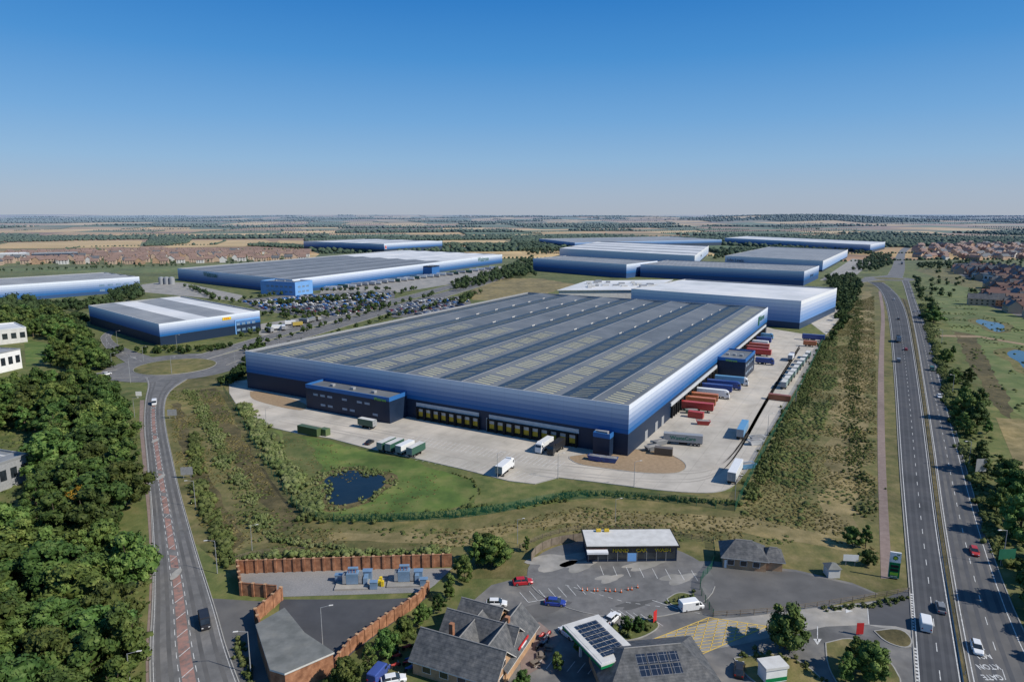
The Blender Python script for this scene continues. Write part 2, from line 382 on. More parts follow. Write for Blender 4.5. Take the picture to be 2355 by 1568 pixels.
# ================================================================ GROUND SHEET (fields to horizon)
def hill(x,y):
    def ss(a,b,t): t=max(0,min(1,(t-a)/(b-a))); return t*t*(3-2*t)
    lin=max(0,min(1,(y-2500)/9500))
    h=lin*58+ss(2500,4500,y)*14*noise.noise((x/1500,y/900,.3))+ss(7000,13000,y)*(18+36*noise.noise((x/3800,y/2800,2.1)))
    h+=66*math.exp(-((x-2750)/1000)**2-((y-6400)/900)**2)+30*math.exp(-((x-1300)/1500)**2-((y-8500)/900)**2)
    return h
rot=.22; cr_,sr_=math.cos(rot),math.sin(rot)
def axis(lim,s0,gr):
    out=[0];t=0
    while t<lim: t+=s0+gr*t; out.append(t)
    return [-a for a in out[:0:-1]]+out
ax=axis(26000,270,.035); ay=axis(26000,230,.035); nx,ny=len(ax),len(ay)
GV={};vs=[]
for j,b in enumerate(ay):
    for i,a in enumerate(ax):
        sx=(210+.03*abs(a))*.28; sy=(170+.03*abs(b))*.28
        aa=a+R.uniform(-sx,sx); bb=b+R.uniform(-sy,sy); x=aa*cr_-bb*sr_; y=800+aa*sr_+bb*cr_
        GV[(i,j)]=len(vs); vs.append((x,y,hill(x,y)))
fs=[];mi=[];fc=[]
PAL=[(.50,.33,.13),(.60,.42,.19),(.42,.27,.12),(.54,.38,.17),(.20,.16,.06),(.09,.13,.04),(.08,.12,.035),(.26,.15,.08),(.32,.19,.10),(.42,.27,.12),(.12,.14,.05)]
hc=[];hr_=[]
def hedge_edge(p,q):
    L=math.dist(p[:2],q[:2]); d=p[1]; st=4.5+d/420; n=int(L/st)
    for k in range(n):
        if R.random()<.06: continue
        t=k/n; s=R.uniform(1.5,2.5)*(1+d/6500); big=R.random()<.06
        if big: s*=1.8
        hc.append((p[0]+(q[0]-p[0])*t+R.uniform(-1,1),p[1]+(q[1]-p[1])*t+R.uniform(-1,1),p[2]+(q[2]-p[2])*t+s*.5)); hr_.append(s*1.1)
for j in range(ny-1):
    for i in range(nx-1):
        q=[GV[(i,j)],GV[(i+1,j)],GV[(i+1,j+1)],GV[(i,j+1)]]; fs.append(q)
        cx=sum(vs[k][0] for k in q)/4; cy=sum(vs[k][1] for k in q)/4
        site= cy<1250 and abs(cx)<1400
        mi.append(0 if site else 1); fc.append(R.choice(PAL))
        vis=cy>1300 and abs(cx)<.85*cy+300 and cy<12000
        if vis:
            if R.random()<.34: hedge_edge(vs[q[0]],vs[q[1]])
            if R.random()<.22: hedge_edge(vs[q[0]],vs[q[3]])
            cl=noise.noise((cx/1700,cy/520,7.7))
            pw=(.9 if cl>.19 else .01)+(.12 if cx>200 and cy<3600 else 0)+(.95 if math.hypot(cx-2750,(cy-6400))<1100 else 0)
            if R.random()<pw:
                fc[-1]=(.03,.05,.018); d=cy; st=12+d/220
                A_,B_,C_,D_=[Vector(vs[k]) for k in q]; na=max(2,int((B_-A_).length/st)); nb=max(2,int((D_-A_).length/st))
                for a in range(na):
                    for b in range(nb):
                        u=(a+R.random())/na; v=(b+R.random())/nb; p=A_.lerp(B_,u).lerp(D_.lerp(C_,u),v); s=R.uniform(3.8,6.4)*(1+d/9000)
                        hc.append((p.x,p.y,p.z+s*.6)); hr_.append(s)
me=bpy.data.meshes.new('ground'); me.from_pydata(vs,[],fs); me.materials.append(MT['grass_olive']); me.materials.append(MT['fields'])
me.polygons.foreach_set('material_index',mi)
ca=me.color_attributes.new('fcol','FLOAT_COLOR','CORNER'); ca.data.foreach_set('color',[c for k in fc for _ in range(4) for c in (*k,1)])
me.update(); solo('ground',me,'grass ground and patchwork farmland to the horizon','ground',kind='structure')
def farmass(poly,sp,lo=3.5,hi=6):
    for p in scatter(P(poly),sp): s=R.uniform(lo,hi); hc.append((p[0],p[1],hill(p[0],p[1])+s*.6)); hr_.append(s)
farmass([(330,567),(430,561),(440,552),(345,551)],11); farmass([(0,558),(330,551),(700,547),(700,545),(0,551)],17)
farmass([(1175,566),(1240,560),(1330,554),(1340,546),(1180,548)],13,4,7)
farmass([(1340,552),(1660,552),(1700,546),(1340,546)],17); farmass([(1640,557),(2030,556),(2355,556),(2355,547),(1700,546)],20,4,7)
farmass([(2040,566),(2110,572),(2130,560),(2040,558)],12); farmass([(2130,564),(2355,566),(2355,562),(2130,560)],14)
farmass([(700,556),(1010,553),(1170,551),(1170,549),(700,551)],13); farmass([(560,566),(700,572),(700,566),(600,562)],12); farmass([(1010,566),(1180,566),(1180,562),(1010,562)],12)
solo('woodland',clumps('woodland',hc,hr_,'leaf_far',leaf=0,ico=I1,sq=.8,core=1),'far hedgerows and woods between the fields','woodland',kind='stuff')
for pl in ([(0,572),(320,570),(328,553),(180,554),(0,559)],[(370,570),(560,568),(640,561),(610,552),(440,553)],[(1010,561),(1170,558),(1160,553),(1020,553)],[(640,560),(700,561),(700,554),(640,553)],[(2050,557),(2200,558),(2180,553),(2060,553)]):
    sheet('field',P(pl),'field_gold',.35,'golden stubble field beyond the estate','field')
# ================================================================ SITE SHEETS
sheet('grass_verge',P([(330,870),(560,860),(700,1100),(1310,1130),(1700,1130),(1895,775),(1960,640),(2035,640),(2085,1200),(2100,1400),(1900,1400),(1200,1330),(540,1330),(440,1240),(390,1050),(378,930)]),'grass_rough',.01,'rough dry grass verge around the warehouse')
sheet('grass',wob(P([(560,945),(640,985),(760,1010),(960,1058),(1170,1110),(1280,1100),(1400,1120),(1640,1140),(1500,1140),(1310,1150),(1100,1185),(900,1195),(720,1190),(660,1120)])),'grass_olive',.02,'mown grass bank beside the yard')
sheet('lawn',wob(P([(625,990),(760,1015),(960,1060),(1090,1110),(1100,1150),(1000,1180),(880,1190),(760,1185),(690,1130),(650,1060)]),3,1.5),'grass_lawn',.03,'bright green lawn around the pond','lawn')
sheet('grass_verge',wob(P([(1985,670),(2004,670),(2008,800),(1992,1000),(1975,1240),(1880,1235),(1900,1050),(1930,880)]),3,2),'grass_straw',.03,'straw coloured strip of long grass','verge')
sheet('grass_verge',wob(P([(1730,1190),(1330,1178),(1200,1205),(1000,1225),(760,1222),(760,1240),(1050,1255),(1300,1200),(1700,1225),(1950,1265),(1960,1250)]),3,.8),'grass_straw',.028,'straw coloured strip of long grass','verge')
sheet('grass_ditch',wob(P([(448,895),(500,892),(515,930),(560,1010),(610,1090),(660,1160),(690,1200),(640,1225),(590,1140),(530,1030),(480,950)]),3,.8),'grass_ditch',.026,'brown overgrown drainage ditch','ditch')
sheet('grass_ditch',wob(P([(395,930),(412,925),(445,1020),(500,1130),(560,1240),(530,1270),(470,1180),(420,1050)]),3,.8),'grass_ditch',.027,'brown overgrown roadside bank','ditch')
sheet('grass_verge',wob(P([(640,985),(700,1010),(730,1060),(760,1120),(740,1170),(690,1120),(655,1050)]),3,1.5),'grass_olive',.036,'olive rough grass beside the pond','verge')
sheet('grass_field',P([(2150,690),(2130,655),(2250,655),(2355,700),(2500,800),(2500,1000),(2355,960),(2300,930),(2210,800)]),'grass_meadow',.02,'green meadow beside the dual carriageway','meadow')
sheet('grass_field',wob(P([(2190,760),(2240,770),(2330,940),(2330,965),(2280,930),(2230,840)])),'grass_ditch',.03,'bare brown strip of meadow','meadow')
sheet('grass_field',P([(2290,960),(2500,980),(2500,1250),(2360,1130)]),'grass_straw',.035,'dry straw coloured meadow','meadow')
sheet('grass_field',P([(2100,620),(2240,615),(2400,665),(2400,700),(2200,655)]),'grass_rough',.045,'dry olive coloured meadow','meadow')
sheet('path',P([(2150,770),(2250,772),(2355,790),(2355,794),(2250,776),(2150,774)]),'gravel_tan',.05,'narrow gravel path across the meadow','path')
sheet('grass_field',P([(0,618),(420,612),(560,604),(700,602),(560,606),(420,625),(320,628),(0,624)]),'grass_meadow',.04,'green playing field beside the houses','meadow')
sheet('grass_field',wob(P([(1080,672),(1140,640),(1240,640),(1330,655),(1210,690),(1080,690)]),8,3),'grass_straw',.02,'dry grass mound beside the warehouse','meadow')
sheet('grass_verge',P([(0,1700),(355,1700),(352,1300),(330,1000),(320,900),(250,880),(-200,960),(-200,1700)]),'grass_olive',.012,'grass under the roadside wood')
sheet('grass_field',P([(55,780),(110,790),(95,835),(60,845)]),'grass_lawn',.02,'small lawn beside the white building','lawn')
yard=P([(600,870),(527,878),(528,905),(545,932),(620,982),(680,996),(760,1008),(850,1032),(960,1055),(1060,1078),(1170,1106),(1230,1113),(1285,1098)])+smooth(P([(1285,1098),(1400,1112),(1500,1126),(1600,1134),(1660,1132),(1695,1112),(1730,1065)]))[1:]+P([(1762,1005),(1805,935),(1850,860),(1880,805),(1893,775),(1780,757),(1740,745)])
sheet('yard',yard,'concrete',.06,'pale concrete service yard around the warehouse','yard')
k=M()
for a,b in zip(yard[1:-3],yard[2:-2]):
    d=(b-a).normalized(); n_=Vector((-d.y,d.x,0))*.15
    k.add([(a+n_).to_tuple(),(b+n_).to_tuple(),(b-n_).to_tuple(),(a-n_).to_tuple()]+[tuple(Vector((p.x,p.y,.18))) for p in (a+n_,b+n_,b-n_,a-n_)],[(4,5,6,7),(0,1,5,4),(3,2,6,7)])
solo('kerb',k.mesh('kerb',['kerb']),'concrete kerb round the service yard','kerb',kind='structure')
ap=smooth(P([(1310,1055),(1330,1068),(1400,1078),(1480,1088),(1550,1090),(1578,1080),(1575,1062),(1530,1040),(1440,1030),(1310,1050)]),2)
sheet('gravel_area',ap,'gravel_tan',.09,'brown gravel island at the warehouse corner','gravel'); kerbloop(ap,'kerb round the gravel island',.06)
ap=smooth(P([(575,900),(575,915),(600,925),(660,940),(705,945),(705,925),(600,900)]),2)
sheet('gravel_area',ap,'gravel_tan',.09,'brown gravel bed beside the warehouse','gravel')
def ring(c,rx,ry,a,n=28,wob=.12):
    o=[]
    for i in range(n):
        t=2*math.pi*i/n; r=1+wob*math.sin(3*t+1)+wob*.5*math.sin(5*t); x=rx*r*math.cos(t); y=ry*r*math.sin(t)
        o.append(Vector((c.x+x*math.cos(a)-y*math.sin(a),c.y+x*math.sin(a)+y*math.cos(a),0)))
    return o
pc=g(810,1117); sheet('pond_bank',ring(pc,11.5,16,.2,40,.16),'grass_ditch',.045,'muddy reedy bank of the pond'); sheet('water',ring(pc,9.0,12.8,.2,40,.10),'water',.06,'dark still pond water','pond')
for u,v,a,b,r in ((2280,748,7,30,-.42),(2372,830,9,34,-.5)):
    c=g(u,v); sheet('pond_bank',ring(c,a*1.7,b*1.2,r,30,.18),'grass_rough',.05,'grassy bank of the balancing pond'); sheet('water',ring(c,a,b,r,30,.16),'water_blue',.07,'grey green balancing pond water','pond')
# roads
rl=Road('road',[(350,1640),(345,1500),(352,1400),(354,1300),(350,1200),(345,1130),(337,1040),(331,980),(334,920),(343,885),(335,868)],[(575,1640),(518,1490),(500,1420),(478,1350),(455,1280),(432,1200),(410,1120),(395,1050),(382,990),(376,940),(386,900),(430,872)],'asphalt',.07,'grey two lane road with red central hatching')
rl.wear((.09,.24,.66,.86),3)
for t in (.03,.97): rl.line(t,w=.1)
q0,q1=.33,.55
for i in range(0,64):
    if R.random()<.15: continue
    a,b=rl.L[i].lerp(rl.R[i],q0+.03),rl.L[i].lerp(rl.R[i],q1-.03); c,d=rl.L[i+1].lerp(rl.R[i+1],q0+.03),rl.L[i+1].lerp(rl.R[i+1],q1-.03)
    rl.mk.add([(p.x,p.y,.082) for p in (a,b,d,c)],[(0,1,2,3)],2)
rl.line(q0,2.0,2.0,.13,0,.83); rl.line(q1,2.0,2.0,.13,0,.83)
for i in range(1,63,2):
    a=rl.L[i].lerp(rl.R[i],q0+.03); b=rl.L[i+1].lerp(rl.R[i+1],q1-.03); line(rl.mk,[a,b],0,0,.16,.092)
rl.done()
for t in (.2,.45,.6):
    i=int(t*79); c=rl.L[i].lerp(rl.R[i],.44); sheet('traffic_island',ring(Vector((c.x,c.y,0)),.9,2.6,.1,20,0),'kerb',.2,'raised kerbed refuge island in the road','traffic island')
cR=g(404,843)
def arc(c,r,a0,a1,n=40): return [Vector((c.x+r*math.cos(a0+(a1-a0)*i/(n-1)),c.y+r*math.sin(a0+(a1-a0)*i/(n-1)),0)) for i in range(n)]
sheet('road',arc(cR,35,0,2*math.pi-.1,60),'asphalt',.085,'asphalt roundabout carriageway','road')
sheet('grass_island',arc(cR,20,0,2*math.pi-.1,50),'grass_rough',.25,'grass roundabout island with low kerb','roundabout')
kerbloop(arc(cR,20,0,2*math.pi-.1,60),'round kerb of the roundabout island',.14)
for ii,(L_,R_) in enumerate((([(470,828),(560,803),(640,778),(760,744),(900,703),(1010,675),(1100,650),(1165,628)],[(520,840),(590,812),(660,790),(780,755),(920,712),(1030,682),(1115,656),(1180,632)]),
               ([(450,818),(545,790),(620,768),(740,733),(880,694),(985,668),(1075,645),(1150,622)],[(475,826),(570,797),(640,775),(755,741),(893,701),(1000,674),(1090,649),(1160,626)]),
               ([(350,822),(300,806),(262,790),(250,770),(300,750)],[(300,840),(255,812),(235,790),(230,770),(290,745)]),
               ([(320,868),(260,870),(180,880),(0,912),(-200,950)],[(270,850),(230,858),(150,868),(0,893),(-200,925)]))):
    r=Road('road',L_,R_,'asphalt',.072+.003*ii,'asphalt distributor road meeting the roundabout',50); r.line(.5,4,4,.15); r.done()
la=Road('road',[(2112,1640),(2098,1430),(2092,1340),(2080,1200),(2068,1050),(2060,900),(2052,800),(2046,740),(2036,690),(2020,660),(1995,648)],[(2225,1640),(2192,1440),(2168,1300),(2150,1180),(2131,1020),(2113,880),(2097,780),(2086,720),(2070,685),(2048,662),(2030,650)],'asphalt_new',.08,'dark asphalt carriageway of the dual carriageway')
la.wear((.2,.4,.65,.83),4,.6); la.line(.07,w=.18); la.line(.95,w=.18); la.line(.53,3,6,.15); la.done()
ra=Road('road',[(2245,1640),(2207,1440),(2184,1300),(2165,1180),(2145,1020),(2124,880),(2108,780),(2096,720),(2088,690),(2080,660),(2074,645)],[(2450,1640),(2345,1440),(2290,1300),(2250,1180),(2205,1020),(2168,880),(2140,780),(2117,720),(2105,690),(2096,660),(2090,645)],'asphalt_worn',.08,'grey asphalt carriageway of the dual carriageway')
ra.wear((.14,.34,.55,.75),4,.8); ra.line(.05,w=.18); ra.line(.86,w=.18); ra.line(.46,3,6,.15); ra.done()
m_=Road('median',[(2226,1640),(2193,1440),(2169,1300),(2151,1180),(2132,1020),(2114,880),(2098,780),(2087,720),(2071,685)],[(2244,1640),(2206,1440),(2183,1300),(2164,1180),(2144,1020),(2123,880),(2107,780),(2095,720),(2086,690)],'grass_ditch',.09,'dry grassy central reservation',60,False)
bar=resample(m_.at(.5),60); T=thing('crash_barrier','steel crash barrier along the central reservation','barrier',bar[0]); b=M(); o=bar[0]
for a,c in zip(bar[:-1],bar[1:]): b.add([(a.x-o.x,a.y-o.y,.45),(c.x-o.x,c.y-o.y,.45),(c.x-o.x,c.y-o.y,.75),(a.x-o.x,a.y-o.y,.75)],[(0,1,2,3)])
part('rail',b.mesh('rail',['steel']),T); b=M(); b.box(-.05,.05,-.05,.05,0,.7); pm=b.mesh('post',['steel'])
for a in bar: part('post',pm,T,a-o)
sheet('road',arc(g(2045,641),30,0,6.2,40),'asphalt',.082,'asphalt roundabout on the dual carriageway','road'); sheet('grass_island',arc(g(2045,641),17,0,6.2,40),'grass_rough',.2,'grass roundabout island','roundabout')
r=Road('road',[(2040,636),(2052,615),(2058,595),(2066,580),(2074,572),(2085,566)],[(2075,640),(2082,618),(2080,598),(2082,583),(2088,575),(2098,569)],'asphalt',.08,'distant grey road beyond the roundabout',40); r.done()
r=Road('road',[(2050,632),(1990,640),(1940,650)],[(2050,640),(1995,648),(1945,656)],'asphalt',.079,'slip road beside the far roundabout',20); r.line(.5,4,4,.15); r.done()
Road('path',[(2026,1330),(2022,1200),(2018,1050),(2018,900),(2022,800),(2028,720),(2020,670)],[(2052,1330),(2044,1200),(2036,1050),(2033,900),(2033,800),(2036,720),(2026,668)],'path_pink',.06,'pinkish paved footpath beside the carriageway',60,False)
Road('path',[(338,1640),(334,1500),(342,1400),(346,1300),(341,1200),(334,1130),(326,1040),(320,980),(322,920)],[(347,1640),(343,1500),(350,1400),(352,1300),(348,1200),(343,1130),(335,1040),(329,980),(332,920)],'path_pink',.055,'narrow footway beside the road',60,False)
# forecourt
sheet('forecourt',P([(1060,1405),(1130,1345),(1225,1320),(1240,1280),(1330,1285),(1560,1290),(1640,1290),(1830,1310),(1960,1340),(2020,1365),(1900,1395),(2098,1370),(2105,1568),(2120,1700),(900,1700),(1150,1480)]),'asphalt_mid',.05,'worn asphalt forecourt of the service area','forecourt')
sheet('forecourt',P([(1640,1300),(1830,1315),(1960,1345),(2010,1365),(1900,1385),(1700,1408),(1640,1412),(1605,1350)]),'asphalt_worn',.057,'darker empty tarmac yard beside the bungalow','forecourt')
sheet('forecourt',wob(P([(2100,1345),(2060,1372),(1990,1385),(1900,1395),(1640,1425),(1500,1470),(1480,1490),(1620,1500),(1760,1470),(1900,1440),(1995,1435),(2060,1450),(2110,1500)]),3,.2),'concrete_b',.062,'pale grey access lane','road')
sheet('forecourt',P([(1995,1390),(2100,1350),(2100,1450),(2060,1440),(2000,1436)]),'asphalt_new_worn',.066,'dark tarmac at the mouth of the lane','road')
for pl,m_i,lb in (([(2012,1452),(2070,1445),(2098,1470),(2088,1492),(2040,1478)],'grass_ditch','kerbed island of dry earth beside the slip road'),([(1535,1378),(1560,1362),(1592,1368),(1600,1385),(1572,1396),(1545,1392)],'grass_olive','kerbed grass island on the forecourt'),
    ([(1400,1462),(1440,1440),(1500,1425),(1520,1440),(1480,1465),(1430,1475)],'grass_olive','kerbed planting island beside the canopy'),([(1690,1515),(1780,1500),(1860,1530),(1920,1600),(1850,1640),(1720,1560)],'grass_rough','kerbed planted verge round the jet wash'),([(1900,1480),(1960,1465),(2035,1500),(2090,1600),(1960,1620),(1905,1540)],'grass_rough','kerbed planted verge beside the slip road')):
    q=smooth(P(pl)+[g(*pl[0])],2); sheet('grass_island',q[:-1],m_i,.17,lb,'traffic island'); kerbloop(q[:-1],'kerb round the planted island',.06)
pad=[g(1425,1320)+Vector((21*math.cos(t/40*6.28),17*math.sin(t/40*6.28),0)) for t in range(40)]
sheet('forecourt',pad,'asphalt',.07,'round worn tarmac apron before the car wash','forecourt')
yl=g(1425,1375).y+6; kerbloop([p for p in pad if p.y<yl][:],'curved kerb round the car wash apron',.05,False)
for cu,cv,rx,ry in ((1280,1290,7,3.5),(1330,1300,4,2.5),(1400,1330,3,1.5),(1480,1300,5,1.6),(1560,1330,4,2)):
    sheet('forecourt_stain',ring(g(cu,cv),rx,ry,.3,30,.25),'concrete_b',.078,'pale concrete patch in the worn tarmac','forecourt')
for cu,cv,rx,ry in ((1700,1370,4,2),(1820,1350,6,1.5),(1250,1400,5,2),(1460,1390,4,1.2)):
    sheet('forecourt_stain',ring(g(cu,cv),rx,ry,.3,30,.25),'asphalt_worn',.079,'dark repair patch in the worn tarmac','forecourt')
sheet('gravel_area',P([(550,1312),(1040,1306),(1000,1345),(975,1362),(650,1372),(560,1366)]),'gravel',.05,'grey gravel floor of the walled compound','gravel')
sheet('yard',P([(645,1378),(880,1378),(985,1372),(815,1498),(760,1545),(640,1420)]),'asphalt_new',.055,'dark asphalt yard inside the brick wall','yard')
sheet('pavement',P([(480,1375),(640,1385),(590,1410),(600,1470),(640,1568),(700,1700),(590,1700),(545,1568),(515,1480)]),'asphalt_worn',.045,'asphalt entrance beside the road','pavement')
mk=M()
BJ=[g(1482,1478),g(1630,1420),g(1765,1440),g(1605,1508)]
def bj(u,v): return BJ[0].lerp(BJ[1],v).lerp(BJ[3].lerp(BJ[2],v),u)
for s in range(1,12):
    k_=s/6
    a=(max(0,k_-1),min(1,k_)); b=(min(1,k_),max(0,k_-1)); line(mk,[bj(*a),bj(*b)],0,0,.15,.095,mi=1)
    line(mk,[bj(a[0],1-a[1]),bj(b[0],1-b[1])],0,0,.15,.095,mi=1)
for a,b in (((0,0),(0,1)),((0,1),(1,1)),((1,1),(1,0)),((1,0),(0,0))): line(mk,[bj(*a),bj(*b)],0,0,.2,.1,mi=1)
for i in range(7): line(mk,[g(1195+22*i,1362-3*i),g(1215+22*i,1385-3*i)],0,0,.12,.09)
for i in range(6): line(mk,[g(1405+17*i,1400+3*i),g(1440+17*i,1425+3*i)],0,0,.12,.09)
for i in range(8): line(mk,[g(1380+30*i,1301+1.5*i),g(1388+31*i,1322+2*i)],0,0,.12,.09)
for i in range(6): line(mk,[g(1250+24*i,1512+3*i),g(1232+24*i,1535+3*i)],0,0,.12,.09)
line(mk,[g(2095,1365),g(2100,1450)],.6,.5,.5,.1); line(mk,[g(2105,1490),g(2110,1568)],.6,.5,.4,.1)
for p,q in (((1215,1385),(1290,1372)),((1560,1400),(1500,1380)),((1880,1440),(1880,1475)),((1900,1408),(1950,1404)),((1995,1395),(1998,1435))): line(mk,[g(*p),g(*q)],0,0,.15,.09)
line(mk,[g(1300,1345),g(1440,1385),g(1560,1400),g(1640,1418)],1,1,.12,.09)
mk.add([tuple(g(*p,.09)) for p in ((1870,1468),(1890,1468),(1880,1482))],[(0,1,2)])
mk.add([tuple(g(*p,.1)) for p in ((1945,1399),(1945,1409),(1962,1404))],[(0,1,2)])
solo('road_marking',mk.mesh('road_marking',['white_line','yellow_line']),'yellow box junction and white bay lines','road marking',kind='structure')
mk=M()
for off in (0,2.2,7,9.2): 
    pl=[p+Vector((off*.4,off,0)) for p in smooth(P([(640,968),(760,992),(960,1030),(1150,1075),(1300,1092),(1500,1110),(1630,1108),(1690,1060),(1760,930),(1840,800)]))]; line(mk,pl,0,0,.8,.068,mi=1)
for i in range(34):
    t=i/33; a=(955+ (1300-955)*t, 1002+(1062-1002)*t); b=(a[0]-22,a[1]+16); line(mk,[g(*a),g(*b)],0,0,.15,.082)
for i in range(18):
    t=i/17; a=(985+(1240-985)*t,1046+(1092-1046)*t); line(mk,[g(*a),g(a[0]-30,a[1]+13)],0,0,.12,.082)
for i in range(26):
    t=i/25; a=(1590+(1785-1590)*t,958-(958-775)*t); line(mk,[g(a[0]+30,a[1]+5),g(a[0]+75,a[1]+12)],0,0,.15,.082)
solo('road_marking',mk.mesh('road_marking',['white_line','concrete_worn']),'white bay lines and tyre wear on the service yard','road marking',kind='structure')
T=tag(link(bpy.data.objects.new('road_lettering',None)),'white painted destination lettering on the carriageway','road marking',kind='structure')
for s,u,v in (('A421',2262,1508),('KTON',2272,1532),('GATE',2282,1556)): text(s,2.0,g(u,v,.1),(-1,0,0),(0,-1,0),'white_line',T,wfac=.7)
# ================================================================ WAREHOUSES
def warehouse(A,base,B,C=None,D=None,h=None,label='',bays=4,axis='x',mats=('roof_light','roof_dark'),split=None,low=.43,name='warehouse',drop=1.1,skew=True,**kw):
    h=h or hgt(base,A)
    a=g(*A,h); c=g(*C,h)
    b=g(*B,h) if B else a+g(*D,h)-c
    vx=c-a; vy=b-a; ax_=math.atan2(vx.y,vx.x); by=math.atan2(vy.y,vy.x)-math.pi/2
    d=(by-ax_+math.pi)%(2*math.pi)-math.pi; lx=vx.length; ly=vy.length
    if skew: ang=ax_; kx=-math.sin(d); ky=math.cos(d)
    else: ang=ax_+d/2; kx,ky=0,1
    T=thing(name,label,'warehouse',(a.x,a.y,0),ang); T['kx']=kx
    def sh(m): m.v=[(x+kx*y,y*ky,z) for x,y,z in m.v]; return m
    fm='facade_'+str(len(MT)); bandmat(fm,h,low=low,**kw)
    w=M(); th=.35; ze=h-drop
    for (x0,y0,x1,y1,X0,Y0,X1,Y1) in ((0,0,lx,0,th,th,lx-th,th),(lx,0,lx,ly,lx-th,th,lx-th,ly-th),(lx,ly,0,ly,lx-th,ly-th,th,ly-th),(0,ly,0,0,th,ly-th,th,th)):
        w.add([(x0,y0,0),(x1,y1,0),(x1,y1,h),(x0,y0,h),(X0,Y0,h),(X1,Y1,h),(X0,Y0,ze-.3),(X1,Y1,ze-.3)],[(0,1,2,3)],0)
        w.add([(x0,y0,h),(x1,y1,h),(X1,Y1,h),(X0,Y0,h)],[(0,1,2,3)],1); w.add([(X0,Y0,h),(X1,Y1,h),(X1,Y1,ze-.3),(X0,Y0,ze-.3)],[(0,1,2,3)],2)
    part('wall',sh(w).mesh('wall',[fm,'offwhite','steel']),T)
    r=M(); L_,W_=(lx,ly) if axis=='x' else (ly,lx); bw=(W_-2*th)/bays; zr=min(h-.05,ze+bw/2*.105)
    def pt(p,q,z): return (p,q,z) if axis=='x' else (q,p,z)
    sp=split or 1.0
    for i in range(bays):
        y0=th+i*bw
        for (p0,p1,mo) in ((th,L_*sp,0),(L_*sp,L_-th,2)) if split else ((th,L_-th,0),):
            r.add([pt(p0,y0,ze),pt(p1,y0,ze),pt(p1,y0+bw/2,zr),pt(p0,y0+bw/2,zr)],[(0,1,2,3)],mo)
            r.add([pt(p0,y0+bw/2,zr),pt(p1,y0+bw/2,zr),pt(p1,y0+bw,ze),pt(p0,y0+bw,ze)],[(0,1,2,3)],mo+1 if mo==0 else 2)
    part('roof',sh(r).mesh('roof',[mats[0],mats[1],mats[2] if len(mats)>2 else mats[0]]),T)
    return T,lx,ly,h,ze,zr,bw
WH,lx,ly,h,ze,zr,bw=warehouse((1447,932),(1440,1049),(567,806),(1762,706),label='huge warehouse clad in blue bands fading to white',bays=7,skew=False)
ang=WH.rotation_euler[2]
def slopez(y):
    t=((y-.35)%bw)/bw; return ze+(zr-ze)*(1-abs(2*t-1))
bars=[]
for i in range(7):
    for side in (0,1):
        y0=.35+i*bw+side*bw/2
        full=(i==0 or side==1); x=4; n=0
        while x<lx*(.97 if full else .42):
            n+=1
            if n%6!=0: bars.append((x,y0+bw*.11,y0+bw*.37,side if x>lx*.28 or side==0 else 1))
            x+=2.7
    b=M(); y=.35+i*bw+bw/2; b.box(.5,lx-.5,y-.12,y+.12,zr-.05,zr+.12); part('ridge_capping',b.mesh('ridge_capping',['steel']),WH)
bars.sort(); rest=M()
for n,(x,ya,yb,sd_) in enumerate(bars):
    b=M() if n<100 else rest
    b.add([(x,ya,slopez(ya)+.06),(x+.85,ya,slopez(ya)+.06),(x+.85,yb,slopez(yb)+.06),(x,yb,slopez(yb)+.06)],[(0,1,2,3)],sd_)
    if n<100: part('rooflight',b.mesh('rooflight',['rooflight','rooflight_dark']),WH)
part('rooflights',rest.mesh('rooflights',['rooflight','rooflight_dark']),WH)['kind']='stuff'
for i in range(1,7):
    for k in range(6):
        b=M(); x=lx*(.48+.085*k); y=.35+i*bw; b.box(x,x+4,y-.12,y+.12,ze,ze+.5); b.box(x+3.7,x+4,y-1.0,y+1.0,ze+.3,ze+.55)
        part('roof_vent',b.mesh('roof_vent',['offwhite']),WH)
def yat(T,u,v,x=0):
    p=tloc(T,u,v); cam=Vector((-T.location.x,-T.location.y,0)); a=-T.rotation_euler[2]; c,s=math.cos(a),math.sin(a); cam=Vector((cam.x*c-cam.y*s,cam.x*s+cam.y*c,0))
    t=(x-cam.x)/(p.x-cam.x); return cam.y+(p.y-cam.y)*t
s_=M(); s_.box(-1.1,0,-1.9,-1.35,.2,4.6); s_.box(-1.1,0,1.35,1.9,.2,4.6); s_.box(-1.1,0,-1.9,1.9,4.6,5.1); s_.box(-.5,0,-1.3,1.3,.1,1.2)
d_=M(); d_.box(-.12,0,-1.3,1.3,3.1,4.55,0); d_.box(-.12,0,-1.3,1.3,1.25,3.099,1); DS,DD=s_.mesh('dock_shelter',['black']),d_.mesh('dock_door',['dock_grey','yellow_door'])
ya,yb=yat(WH,1328,1035),yat(WH,962,978)
nd=19
for k in range(nd):
    y=ya+(yb-ya)*(k+.5)/nd
    if k==10: continue
    q=part('loading_dock',DS,WH,(-.02,y,0)); part('door',DD,q,(0,0,0))
    if k%9!=4 and k<18: b=M(); b.box(-.08,-.03,y+1.95,y+2.7,.3,5.1); part('dock_panel',b.mesh('dock_panel',['dock_grey']),WH)
b=M(); ym=ya+(yb-ya)*10/nd; b.box(-.35,-.02,ya-.5,ym-.5,5.15,6.7); part('dock_canopy',b.mesh('dock_canopy',['dock_grey']),WH)
b=M(); b.box(-.35,-.02,ym+4,yb+.5,5.15,6.7); part('dock_canopy',b.mesh('dock_canopy',['dock_grey']),WH)
